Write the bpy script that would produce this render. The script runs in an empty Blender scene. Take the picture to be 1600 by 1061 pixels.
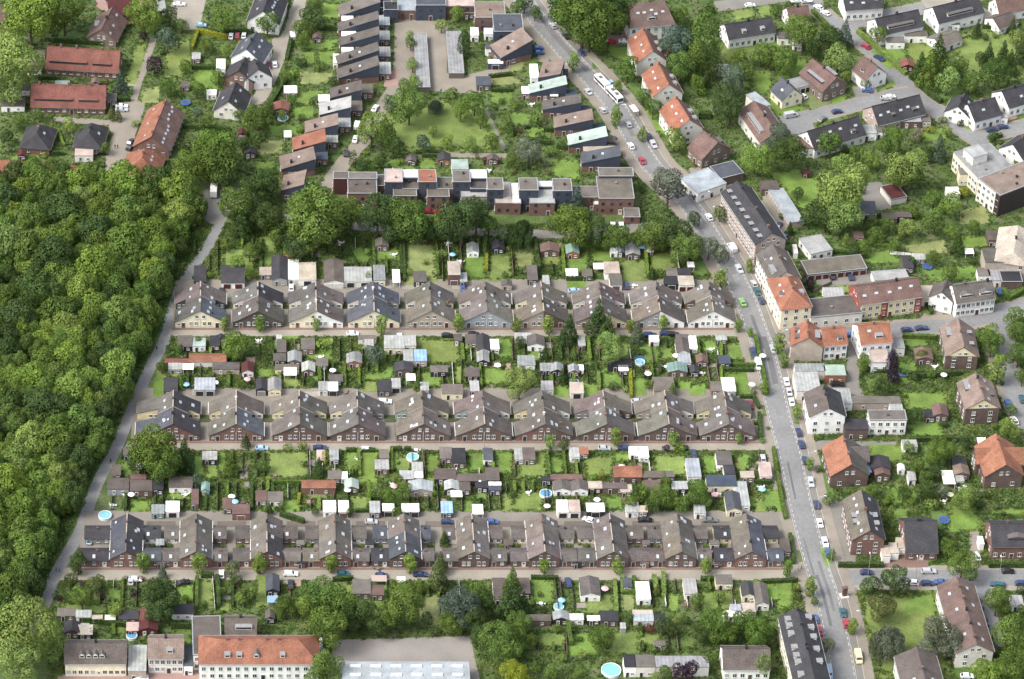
import bpy, math, random
import numpy as np
from mathutils import Vector
R = math.radians
rnd = random.Random(7)
S = bpy.context.scene
COL = S.collection
# ------------------------------------------------------------------ camera, sky, sun
F, TH, PX0, PY0, H = 5675.0, R(37.98), 390.0, 530.5, 750.0
CAMX, CAMY = -88.0, -930.0
cd = bpy.data.cameras.new("camera"); cam = bpy.data.objects.new("camera", cd); COL.objects.link(cam)
cam.location = (CAMX, CAMY, H); cam.rotation_euler = (R(90)-TH, 0, 0)
cd.lens = F/1600*36.0; cd.sensor_width = 36.0; cd.shift_x = (800-PX0)/1600.0
cd.clip_start = 5; cd.clip_end = 6000
S.camera = cam
SUN_EL, SUN_AZ = 50.0, -112.0   # azimuth: direction the light comes from, measured from +Y clockwise
w = bpy.data.worlds.new("World"); S.world = w; w.use_nodes = True
nt = w.node_tree; bg = nt.nodes["Background"]
sky = nt.nodes.new("ShaderNodeTexSky"); sky.sky_type = 'NISHITA'; sky.sun_disc = False
sky.sun_elevation = R(SUN_EL); sky.sun_rotation = R(SUN_AZ); sky.dust_density = 3.0; sky.air_density = 1.0; sky.ozone_density = 0.6
hs_ = nt.nodes.new('ShaderNodeHueSaturation'); hs_.inputs['Saturation'].default_value = 0.45; hs_.inputs['Value'].default_value = 1.0   # thin bright cloud: a paler sky
nt.links.new(sky.outputs[0], hs_.inputs['Color']); nt.links.new(hs_.outputs[0], bg.inputs[0]); bg.inputs[1].default_value = 0.15
sl = bpy.data.lights.new("sun", 'SUN'); so = bpy.data.objects.new("sun", sl); COL.objects.link(so)
sl.energy = 1.5; sl.angle = R(24); sl.color = (1.0, 0.95, 0.87)
a, e = R(SUN_AZ), R(SUN_EL)
so.rotation_euler = (-Vector((math.sin(a)*math.cos(e), math.cos(a)*math.cos(e), math.sin(e)))).to_track_quat('-Z', 'Y').to_euler()
so.location = (-300, 100, 500)
S.view_settings.view_transform = 'Standard'; S.view_settings.look = 'None'
S.view_settings.exposure = 1.14; S.view_settings.gamma = 1.0
S.cycles.max_bounces = 4; S.cycles.diffuse_bounces = 2; S.cycles.glossy_bounces = 1; S.cycles.transmission_bounces = 1
S.cycles.transparent_max_bounces = 4

# ------------------------------------------------------------------ where a point of the survey lies on the land
CT, ST = math.cos(TH), math.sin(TH)
def P(px, py, z=0.0):
    a = (px-PX0)/F; v = (py-PY0)/F
    t = (H-z)/(ST+v*CT)
    return Vector((CAMX+a*t, CAMY+(CT-v*ST)*t, z))
def PIX(X, Y, z=0.0):
    dx, dy, dz = X-CAMX, Y-CAMY, z-H
    fwd = dy*CT-dz*ST; up = dy*ST+dz*CT
    return (PX0+F*dx/fwd, PY0-F*up/fwd)

# ------------------------------------------------------------------ occupied ground (so that planting keeps clear)
MASK = np.zeros((1061+120, 1600+120), bool)
def occupy(pts):
    """mark a ground polygon, given in world coordinates, as built on"""
    q = [PIX(p[0], p[1], 0) for p in pts]
    xs = [p[0]+60 for p in q]; ys = [p[1]+60 for p in q]
    x0, x1 = max(0, int(min(xs))), min(MASK.shape[1]-1, int(max(xs))+1)
    y0, y1 = max(0, int(min(ys))), min(MASK.shape[0]-1, int(max(ys))+1)
    if x1 <= x0 or y1 <= y0: return
    gx, gy = np.meshgrid(np.arange(x0, x1+1), np.arange(y0, y1+1))
    ins = np.zeros(gx.shape, bool); n = len(q)
    for i in range(n):
        ax, ay, bx, by = xs[i], ys[i], xs[(i+1) % n], ys[(i+1) % n]
        if ay == by: continue
        c = ((ay > gy) != (by > gy)) & (gx < (bx-ax)*(gy-ay)/(by-ay)+ax)
        ins ^= c
    MASK[y0:y1+1, x0:x1+1] |= ins
def free(px, py):
    x, y = int(px+60), int(py+60)
    if x < 0 or y < 0 or x >= MASK.shape[1] or y >= MASK.shape[0]: return False
    return not MASK[y, x]

# ------------------------------------------------------------------ materials
MATS = {}
def node_mat(name, base=None, rough=0.85, nscale=0.6, namt=0.25, fine=6.0, famt=0.12, bands=None, spec=0.25, space='obj', transl=0.0, metal=0.0, coat=0.0, alpha=None, cols=None):
    """tint (object colour, or base) times a coarse and a fine noise; bands = (period in metres, direction axis, strength)"""
    m = bpy.data.materials.new(name); m.use_nodes = True; t = m.node_tree; N = t.nodes; L = t.links
    b = N["Principled BSDF"]; b.inputs["Roughness"].default_value = rough; b.inputs["Specular IOR Level"].default_value = spec
    b.inputs["Metallic"].default_value = metal; b.inputs["Coat Weight"].default_value = coat
    if space == 'obj':
        tc = N.new("ShaderNodeTexCoord"); vec = tc.outputs["Object"]
        oi0 = N.new("ShaderNodeObjectInfo"); ad = N.new("ShaderNodeVectorMath"); ad.operation = 'ADD'
        ml = N.new("ShaderNodeMath"); ml.operation = 'MULTIPLY'; ml.inputs[1].default_value = 97.0
        L.new(oi0.outputs["Random"], ml.inputs[0]); L.new(vec, ad.inputs[0]); L.new(ml.outputs[0], ad.inputs[1]); vec2 = ad.outputs[0]
    else:
        g = N.new("ShaderNodeNewGeometry"); vec = vec2 = g.outputs["Position"]
    def noise(sc, amt, det=3.0):
        n = N.new("ShaderNodeTexNoise"); n.inputs["Scale"].default_value = sc; n.inputs["Detail"].default_value = det; L.new(vec2, n.inputs["Vector"])
        r = N.new("ShaderNodeMapRange"); r.inputs[1].default_value = 0.3; r.inputs[2].default_value = 0.7; r.inputs[3].default_value = 1-amt; r.inputs[4].default_value = 1+amt
        L.new(n.outputs["Fac"], r.inputs[0]); return r.outputs[0]
    def mul(x, y):
        q = N.new("ShaderNodeMath"); q.operation = 'MULTIPLY'; L.new(x, q.inputs[0]); L.new(y, q.inputs[1]); return q.outputs[0]
    f = mul(noise(nscale, namt), noise(fine, famt, 2.0))
    if bands:
        per, ax, st = bands
        sx = N.new("ShaderNodeSeparateXYZ"); L.new(vec, sx.inputs[0])
        q = N.new("ShaderNodeMath"); q.operation = 'MULTIPLY'; q.inputs[1].default_value = 2*math.pi/per; L.new(sx.outputs[ax], q.inputs[0])
        s = N.new("ShaderNodeMath"); s.operation = 'SINE'; L.new(q.outputs[0], s.inputs[0])
        r = N.new("ShaderNodeMapRange"); r.inputs[1].default_value = -1; r.inputs[2].default_value = 1; r.inputs[3].default_value = 1-st; r.inputs[4].default_value = 1+st
        L.new(s.outputs[0], r.inputs[0]); f = mul(f, r.outputs[0])
    if base is None:
        oi = N.new("ShaderNodeObjectInfo"); col = oi.outputs["Color"]
    elif cols:
        n = N.new("ShaderNodeTexNoise"); n.inputs["Scale"].default_value = cols[0]; n.inputs["Detail"].default_value = 4; L.new(vec2, n.inputs["Vector"])
        cr = N.new("ShaderNodeValToRGB"); cr.color_ramp.elements[0].position = 0.36; cr.color_ramp.elements[1].position = 0.64
        cr.color_ramp.elements[0].color = (*base, 1); cr.color_ramp.elements[1].color = (*cols[1], 1)
        if len(cols) > 2:
            el = cr.color_ramp.elements.new(0.5); el.color = (*cols[2], 1)
        L.new(n.outputs["Fac"], cr.inputs[0]); col = cr.outputs[0]
    else:
        rgb = N.new("ShaderNodeRGB"); rgb.outputs[0].default_value = (*base, 1); col = rgb.outputs[0]
    vm = N.new("ShaderNodeVectorMath"); vm.operation = 'SCALE'; L.new(col, vm.inputs[0]); L.new(f, vm.inputs["Scale"])
    L.new(vm.outputs[0], b.inputs["Base Color"])
    if transl:
        tr = N.new("ShaderNodeBsdfTranslucent"); L.new(vm.outputs[0], tr.inputs[0]); mx = N.new("ShaderNodeMixShader"); mx.inputs[0].default_value = transl
        L.new(b.outputs[0], mx.inputs[1]); L.new(tr.outputs[0], mx.inputs[2]); L.new(mx.outputs[0], N["Material Output"].inputs[0])
    MATS[name] = m; return m
node_mat("ground_soil", (0.085, 0.12, 0.04), 0.95, 0.12, 0.25, 1.7, 0.35, space='w', cols=(0.3, (0.12, 0.125, 0.07), (0.07, 0.115, 0.03)))
node_mat("lawn_grass", None, 0.9, 0.22, 0.22, 2.2, 0.22, space='w')
node_mat("asphalt", (0.195, 0.195, 0.195), 0.9, 0.07, 0.13, 0.9, 0.1, space='w')
node_mat("paving", None, 0.9, 0.12, 0.12, 1.4, 0.07, space='w')
node_mat("line_paint", (0.5, 0.5, 0.48), 0.8, 1.5, 0.1, 5, 0.1, space='w')
node_mat("verge_plants", (0.045, 0.10, 0.02), 0.95, 0.2, 0.3, 1.8, 0.45, space='w')
node_mat("roof_tiles", None, 0.8, 0.28, 0.22, 2.6, 0.28, bands=(0.66, 1, 0.05))
node_mat("flat_roofing", None, 0.85, 0.3, 0.2, 1.7, 0.12)
node_mat("sheet_roofing", None, 0.65, 0.4, 0.2, 2.0, 0.12, bands=(1.2, 0, 0.1))
node_mat("brick", None, 0.9, 0.5, 0.16, 4.5, 0.22)
node_mat("plaster", None, 0.9, 0.35, 0.1, 2.4, 0.07)
node_mat("slate", None, 0.7, 0.5, 0.1, 4.0, 0.12)
node_mat("timber", None, 0.85, 0.6, 0.12, 4.0, 0.12, bands=(0.4, 0, 0.08))
node_mat("painted", None, 0.6, 0.6, 0.06, 4.0, 0.02)
node_mat("glass", (0.035, 0.042, 0.05), 0.15, 1, 0.1, 3, 0.1, spec=0.6)
node_mat("white_frame", (0.62, 0.62, 0.6), 0.5, 1, 0.04, 3, 0.02)
node_mat("foliage", None, 0.75, 0.22, 0.26, 1.2, 0.32, transl=0.22, spec=0.12)
node_mat("hedge_leaf", None, 0.8, 0.5, 0.15, 2.5, 0.35, transl=0.2, spec=0.15)
node_mat("bark", (0.09, 0.07, 0.05), 0.95, 1, 0.2, 5, 0.2)
node_mat("car_paint", None, 0.28, 1, 0.02, 3, 0.01, spec=0.5, coat=0.6)
node_mat("rubber", (0.02, 0.02, 0.02), 0.9, 1, 0.1, 3, 0.1)
node_mat("steel", (0.45, 0.46, 0.47), 0.45, 1, 0.05, 3, 0.05, metal=0.6)
node_mat("pool_water", None, 0.08, 0.6, 0.08, 2, 0.05, spec=0.6)
node_mat("cloth", None, 0.85, 1, 0.05, 3, 0.05)
node_mat("lamp_red", (0.5, 0.02, 0.02), 0.3, 1, 0, 3, 0)
node_mat("greenhouse_glass", (0.45, 0.5, 0.5), 0.2, 0.8, 0.15, 3, 0.1, bands=(0.9, 0, 0.2), spec=0.6)
# underbrush on bare soil takes several greens
node_mat("mixed_plants", (0.065, 0.115, 0.028), 0.85, 0.3, 0.3, 1.7, 0.4, space='w', transl=0.25, spec=0.15, cols=(0.16, (0.155, 0.195, 0.055), (0.09, 0.135, 0.036)))

C = dict(  # surface colours of roofs and walls
 g=(0.098,0.087,0.08), G=(0.128,0.114,0.1), d=(0.042,0.041,0.046), k=(0.03,0.03,0.035), l=(0.22,0.225,0.225), L=(0.30,0.305,0.295),
 w=(0.8,0.79,0.76), c=(0.76,0.69,0.5), y=(0.68,0.6,0.38), b=(0.15,0.105,0.085), r=(0.165,0.068,0.054), R=(0.235,0.102,0.066), o=(0.25,0.112,0.07),
 t=(0.16,0.25,0.22), B=(0.18,0.105,0.088), n=(0.125,0.088,0.076), e=(0.36,0.31,0.26), p=(0.38,0.3,0.265), s=(0.05,0.06,0.085), u=(0.22,0.34,0.5),
 a=(0.28,0.31,0.33), m=(0.1,0.083,0.075), N=(0.068,0.074,0.088), T=(0.185,0.14,0.118), h=(0.118,0.105,0.086), W=(0.66,0.63,0.57), v=(0.08,0.025,0.025), f=(0.3,0.37,0.33), q=(0.13,0.083,0.072))
# ------------------------------------------------------------------ mesh building
class MB:
    def __init__(s): s.v = []; s.f = []; s.m = []
    def add(s, vs, fs, mi=0):
        o = len(s.v); s.v += [tuple(v) for v in vs]; s.f += [tuple(i+o for i in f) for f in fs]; s.m += [mi]*len(fs); return s
    def box(s, x0, x1, y0, y1, z0, z1, mi=0):
        return s.add([(x0,y0,z0),(x1,y0,z0),(x1,y1,z0),(x0,y1,z0),(x0,y0,z1),(x1,y0,z1),(x1,y1,z1),(x0,y1,z1)],
                     [(0,3,2,1),(4,5,6,7),(0,1,5,4),(1,2,6,5),(2,3,7,6),(3,0,4,7)], mi)
    def prism(s, prof, y0, y1, mi=0):
        """profile in x,z (counter-clockwise seen from -y) extruded along y"""
        n = len(prof)
        return s.add([(x,y0,z) for x,z in prof]+[(x,y1,z) for x,z in prof],
                     [tuple(range(n)), tuple(range(2*n-1,n-1,-1))]+[(i, i+n, (i+1)%n+n, (i+1)%n) for i in range(n)], mi)
    def slab(s, q, th=0.16, mi=0):
        """four (or more) top corners counter-clockwise from above, thickened downwards"""
        n = len(q)
        return s.add(list(q)+[(x,y,z-th) for x,y,z in q],
                     [tuple(range(n)), tuple(range(2*n-1,n-1,-1))]+[(i, i+n, (i+1)%n+n, (i+1)%n) for i in range(n)], mi)
    def cyl(s, x, y, z0, z1, r0, r1=None, n=8, mi=0):
        r1 = r0 if r1 is None else r1
        A = [(x+r0*math.cos(6.2832*i/n), y+r0*math.sin(6.2832*i/n), z0) for i in range(n)]+[(x+r1*math.cos(6.2832*i/n), y+r1*math.sin(6.2832*i/n), z1) for i in range(n)]
        return s.add(A, [tuple(range(n-1,-1,-1)), tuple(range(n,2*n))]+[(i,(i+1)%n,(i+1)%n+n,i+n) for i in range(n)], mi)
    def tube(s, p, q, r0, r1, n=6, mi=0):
        p, q = Vector(p), Vector(q); d = (q-p).normalized(); u = d.orthogonal().normalized(); w_ = d.cross(u)
        A = [p+(u*math.cos(6.2832*i/n)+w_*math.sin(6.2832*i/n))*r0 for i in range(n)]+[q+(u*math.cos(6.2832*i/n)+w_*math.sin(6.2832*i/n))*r1 for i in range(n)]
        return s.add(A, [tuple(range(n-1,-1,-1)), tuple(range(n,2*n))]+[(i,(i+1)%n,(i+1)%n+n,i+n) for i in range(n)], mi)
    def mesh(s, name, mats):
        me = bpy.data.meshes.new(name); me.from_pydata(s.v, [], s.f)
        for m in (mats if isinstance(mats, (list, tuple)) else [mats]): me.materials.append(MATS[m])
        if any(s.m): me.polygons.foreach_set("material_index", s.m)
        me.update(); return me
def col4(c):
    c = C[c] if isinstance(c, str) else c
    return (c[0], c[1], c[2], 1.0)
def part(name, me, parent=None, color=None, loc=(0,0,0), rz=0.0, rot=None, scale=None):
    o = bpy.data.objects.new(name, me); COL.objects.link(o)
    o.location = loc; o.rotation_euler = rot if rot else (0, 0, rz)
    if scale: o.scale = scale if isinstance(scale, (tuple, list)) else (scale,)*3
    if parent: o.parent = parent
    if color is not None: o.color = col4(color)
    return o
def jit(c, k=0.08):
    c = C[c] if isinstance(c, str) else c; j = 1+rnd.uniform(-k, k)
    return tuple(max(0, x*j*(1+rnd.uniform(-k*.3, k*.3))) for x in c)
THINGS = []
def tag(o, desc, cat, group=None, pos=None, full=None):
    """desc = how it looks; where it stands is worked out at the end unless full is given"""
    o['category'] = cat
    if group: o['group'] = group
    THINGS.append((o, desc, full)); return o
def empty(name, loc=(0,0,0), rz=0.0, scale=1.0):
    o = bpy.data.objects.new(name, None); COL.objects.link(o); o.location = loc; o.rotation_euler = (0,0,rz); o.scale = (scale,)*3; o.empty_display_size = 1; return o
def struct(name, me, kind='structure', color=None, loc=(0,0,0)):
    o = part(name, me, None, color, loc); o['kind'] = kind; return o
_C = {}
def cached(key, fn):
    if key not in _C: _C[key] = fn()
    return _C[key]
# ------------------------------------------------------------------ shared building parts
node_mat("glass_light", (0.3, 0.31, 0.31), 0.3, 1, 0.2, 3, 0.1, spec=0.6)
node_mat("glass_mid", (0.11, 0.125, 0.14), 0.2, 1, 0.2, 3, 0.1, spec=0.6)
def window_mesh(w_, h_, frame=True, var=0):
    def f():
        b = MB(); t = 0.07
        b.box(-w_/2, w_/2, -0.05, 0.05, 0, h_, 0)
        if frame:
            b.box(-w_/2-t, -w_/2, -0.1, 0.05, -t, h_+t, 1); b.box(w_/2, w_/2+t, -0.1, 0.05, -t, h_+t, 1)
            b.box(-w_/2, w_/2, -0.1, 0.05, -t, 0, 1); b.box(-w_/2, w_/2, -0.1, 0.05, h_, h_+t, 1); b.box(-0.05, 0.05, -0.1, -0.05, 0, h_, 1)
            b.box(-w_/2-0.15, w_/2+0.15, -0.2, -0.1, -0.2, -0.1, 1)
        return b.mesh("window", [("glass", "glass_mid", "glass_light")[var], "white_frame"])
    return cached(("win", w_, h_, frame, var), f)
def add_window(parent, x, y, z, rz, w_=1.1, h_=1.4, frame=True):
    return part("window", window_mesh(w_, h_, frame, rnd.choice((0,0,0,0,1,1,2)) if frame else 0), parent, None, (x, y, z), rz)
def door_mesh(w_=1.1, h_=2.1, garage=False):
    def f():
        b = MB(); b.box(-w_/2, w_/2, -0.06, 0.06, 0, h_, 0); b.box(-w_/2-.1, -w_/2, -.1, .06, 0, h_+.1, 1); b.box(w_/2, w_/2+.1, -.1, .06, 0, h_+.1, 1); b.box(-w_/2, w_/2, -.1, .06, h_, h_+.1, 1)
        if not garage: b.box(-w_/4, w_/4, -.09, -.06, h_*.55, h_*.85, 2)
        return b.mesh("door", ["painted", "white_frame", "glass"])
    return cached(("door", w_, h_, garage), f)
def add_door(parent, x, y, rz, c='n', w_=1.1, h_=2.1, garage=False, z=0):
    return part("garage_door" if garage else "door", door_mesh(w_, h_, garage), parent, c, (x, y, z+0.02), rz)
def chimney_mesh():
    def f():
        b = MB(); b.box(-.35,.35,-.35,.35,-1.2,1.0,0); b.box(-.42,.42,-.42,.42,1.0,1.12,1); b.cyl(0,0,1.12,1.35,.14,n=8,mi=1)
        return b.mesh("chimney", ["brick", "flat_roofing"])
    return cached("chim", f)
def add_chimney(roof, x, y, z, c='n', s=1.0):
    return part("chimney", chimney_mesh(), roof, c, (x, y, z), scale=s)
def skylight_mesh():
    def f():
        b = MB(); b.box(-.45,.45,-.65,.65,-.05,.1,0); b.box(-.36,.36,-.56,.56,.1,.13,1); return b.mesh("skylight", ["steel", "skyglass"])
    return cached("skyl", f)
node_mat("skyglass", (0.4, 0.43, 0.46), 0.15, 1, 0.1, 3, 0.0, spec=0.9)
def add_skylight(roof, side, x, y, zt, slope, s=1.0):
    """on a slope falling towards side*x"""
    return part("skylight", skylight_mesh(), roof, None, (x, y, zt+0.08), rot=(0, side*math.atan(slope), 0) if True else None, scale=(s, s, 1)) 
def yard_sheet(pts, mat, z, color=None, name="paving", kind='structure'):
    b = MB(); b.add([(p[0], p[1], z) for p in pts], [tuple(range(len(pts)))])
    o = struct(name, b.mesh(name, mat), kind, color); return o
def ccw(pts):
    a_ = sum(pts[i][0]*pts[(i+1) % len(pts)][1]-pts[(i+1) % len(pts)][0]*pts[i][1] for i in range(len(pts)))
    return pts if a_ > 0 else pts[::-1]
LAYER = [0.02]
def area(pxs, mat, color=None, name="paving", z=None, occ=True, raised=0.0, skirt=False):
    """a flat ground area given by its outline points"""
    if z is None: LAYER[0] += 0.0005; z = LAYER[0]
    pts = ccw([P(x, y) for x, y in pxs])
    if name == "lawn":   # planting may creep over the edges of a lawn
        cx = sum((p for p in pts), Vector())/len(pts); occupy([cx+(p-cx)*.8 for p in pts])
    elif occ: occupy(pts)
    if raised:
        b = MB(); b.slab([(p[0], p[1], raised) for p in pts], raised+0.1); return struct(name, b.mesh(name, mat), 'structure', color)
    return yard_sheet(pts, mat, z, color, name)
def rect(x0, y0, x1, y1): return [(x0, y1), (x1, y1), (x1, y0), (x0, y0)]
def smooth_line(pts, step=6.0):
    """Catmull-Rom through world points"""
    out = []; n = len(pts)
    for i in range(n-1):
        p0, p1, p2, p3 = pts[max(0,i-1)], pts[i], pts[i+1], pts[min(n-1,i+2)]
        k = max(1, int((p2-p1).length/step))
        for j in range(k):
            t = j/k
            out.append(0.5*((2*p1)+(p2-p0)*t+(2*p0-5*p1+4*p2-p3)*t*t+(3*p1-p0-3*p2+p3)*t**3))
    out.append(pts[-1]); return out
def offset(line, d):
    res = []
    for i, p in enumerate(line):
        q = line[min(i+1, len(line)-1)]-line[max(i-1, 0)]; q.z = 0; q.normalize()
        res.append(Vector((p.x-q.y*d, p.y+q.x*d, 0)))
    return res
def ribbon(line, d0, d1, mat, z, name, color=None, raised=0.0, occ=True, kind='structure'):
    a_, c_ = offset(line, d0), offset(line, d1); b = MB(); n = len(line)
    if occ:
        for i in range(n-1): occupy([a_[i], a_[i+1], c_[i+1], c_[i]])
    if raised:
        for i in range(n-1):
            q = ccw([a_[i], a_[i+1], c_[i+1], c_[i]]); b.slab([(p.x, p.y, raised) for p in q], raised+0.05)
    else:
        b.add([(p.x, p.y, z) for p in a_]+[(p.x, p.y, z) for p in c_], [])
        s_ = 1 if d1 > d0 else -1
        for i in range(n-1):
            f_ = (i, i+1, i+1+n, i+n); b.f.append(f_ if s_ > 0 else f_[::-1]); b.m.append(0)
    return struct(name, b.mesh(name, mat), kind, color)
# ------------------------------------------------------------------ houses
def yard(root, x0, x1, y0, y1):
    M = root.matrix_basis if False else None
def occ_local(loc, rz, x0, x1, y0, y1):
    c, s = math.cos(rz), math.sin(rz)
    occupy([(loc[0]+x*c-y*s, loc[1]+x*s+y*c) for x, y in ((x0,y0),(x1,y0),(x1,y1),(x0,y1))])
def sweep_house(px, py, hw, roofs, walls, rearc, desc, group, dep=16.6, extra=0.0):
    """miners' house of four dwellings: cross plan, roofs swept down over four wings. roofs: FL FR RL RR; walls: left, right"""
    loc = P(px, py); root = empty("terraced_house", loc); tag(root, desc, "house", group)
    d1, d2 = 6.6, dep-5.8; apex, zk, ze, k = 7.4, 4.5, 2.55, 4.8; ym = dep/2+.2
    occ_local(loc, 0, -hw-extra, hw, 0, dep)
    for s, ex in ((-1, extra), (1, 0)):
        w_ = hw+ex; sgn = lambda prof: prof if s > 0 else [(-x, z) for x, z in prof[::-1]]
        sl_ = (zk-ze)/(w_-k)
        prof = sgn([(0,0),(w_,0),(w_,ze-.25),(k,zk-.25),(0,apex-.25)])
        wc = walls[0] if s < 0 else walls[1]
        mat = "plaster" if wc not in 'nBmqb' else "brick"
        b = MB(); b.prism(prof, 0, d1); part("front_wall", b.mesh("front_wall", mat), root, wc)
        rc = rearc[0] if s < 0 else rearc[1]
        b = MB(); b.prism(prof, d2, dep); part("rear_wall", b.mesh("rear_wall", "plaster" if rc not in 'nBmqb' else "brick"), root, rc)
        mp = sgn([(0,0),(k,0),(k,zk-.27),(0,apex-.27)])
        b = MB(); b.prism(mp, d1, d2); part("side_wall", b.mesh("side_wall", "brick"), root, 'm')
        for q, (ya, yb, wa, wb) in enumerate(((-.35, ym, -.35, d1+.1), (ym, dep+.3, d2-.1, dep+.3))):
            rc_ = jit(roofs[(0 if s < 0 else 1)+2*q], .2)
            b = MB(); kk = k+.25; zkk = zk-(apex-zk)/k*.25*0+0.0
            qd = lambda X0,Z0,X1,Z1,Y0,Y1: [(s*X0,Y0,Z0),(s*X1,Y0,Z1),(s*X1,Y1,Z1),(s*X0,Y1,Z0)] if s > 0 else [(s*X1,Y0,Z1),(s*X0,Y0,Z0),(s*X0,Y1,Z0),(s*X1,Y1,Z1)]
            b.slab(qd(0, apex, k, zk, ya, yb), .18)
            b.slab(qd(k, zk, w_+.35, zk-sl_*(w_+.35-k), wa, wb), .18)
            if q == 0: b.slab(qd(k, zk, kk, zk-sl_*(kk-k), wb, ym), .18)
            else: b.slab(qd(k, zk, kk, zk-sl_*(kk-k), ym, wa), .18)
            rf = part("roof", b.mesh("roof", "roof_tiles"), root, rc_)
            if s < 0: part("ridge_tiles", MB().box(-.16, .16, ya, yb, apex-.02, apex+.09).mesh("ridge_tiles", "plaster"), rf, 'e' if rnd.random() < .4 else 'G')
            if rnd.random() < .6: gx = s*(w_+.42); part("gutter", MB().box(gx-.09, gx+.09, wa, wb, zk-sl_*(w_+.35-k)-.2, zk-sl_*(w_+.35-k)-.04).mesh("gutter", "painted"), root, rnd.choice('lLWd'))
            if rnd.random() < .5:
                yy = ym if q == 0 else ym+.1; part("flashing", MB().slab([(s*.05,yy-.1,apex+.05),(s*k,yy-.1,zk+.05),(s*k,yy+.1,zk+.05),(s*.05,yy+.1,apex+.05)][::(1 if s > 0 else -1)], .06).mesh("flashing", "painted"), rf, rnd.choice('lLe'))
            sl1 = (apex-zk)/k
            for j in range(rnd.choice((1, 2, 3, 3))):
                x = rnd.uniform(1.4, 4.0); y = ya+.8+(yb-ya-1.6)*rnd.random(); y = min(max(y, ya+1.0), yb-.9)
                add_skylight(rf, s, s*x, y, apex-sl1*x, sl1, rnd.choice((.8, 1, 1.15)))
            if rnd.random() < .3:
                x = rnd.uniform(k+.9, hw-1); add_skylight(rf, s, s*x, (wa+wb)/2+rnd.uniform(-1,1), zk-sl_*(x-k), sl_, rnd.choice((.8,1.2)))
            if s < 0:
                add_chimney(rf, -.1, 4.4+rnd.uniform(-.5,.5) if q == 0 else dep-4.2, apex-.1, rnd.choice('BkndW'), .9)
            elif rnd.random() < .4:
                x = rnd.uniform(3, 6.5); add_chimney(rf, x, rnd.uniform(ya+1.5, ya+5), (apex-sl1*x) if x < k else zk-sl_*(x-k), rnd.choice('Bkn'), .65)
        # openings of the street front
        for x in (1.35, 3.1): add_window(root, s*x, -.01, 1.1, 0, 1.0, 1.35)
        add_window(root, s*1.15, -.01, 4.1, 0, .85, 1.1)
        add_door(root, s*(hw-2.7), -.02, 0, rnd.choice('nWvdkB'), 1.15, 2.05)
        if rnd.random() < .7: add_window(root, s*(hw-1.2), -.01, 1.15, 0, .8, .6)
        # windows of the rear wing that look into the notch
        for x in (k+.9, hw-1.2): add_window(root, s*x, d2-.01, 1.0, 0, .9, 1.0)
        dp = MB(); dp.box(s*.02-.06, s*.02+.06, -.12, 0, 0, 3.6); 
    part("drainpipe", cached("pipe", lambda: MB().box(-.06,.06,-.14,-.02,0,3.9).mesh("drainpipe", "white_frame")), root)
    return root
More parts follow.
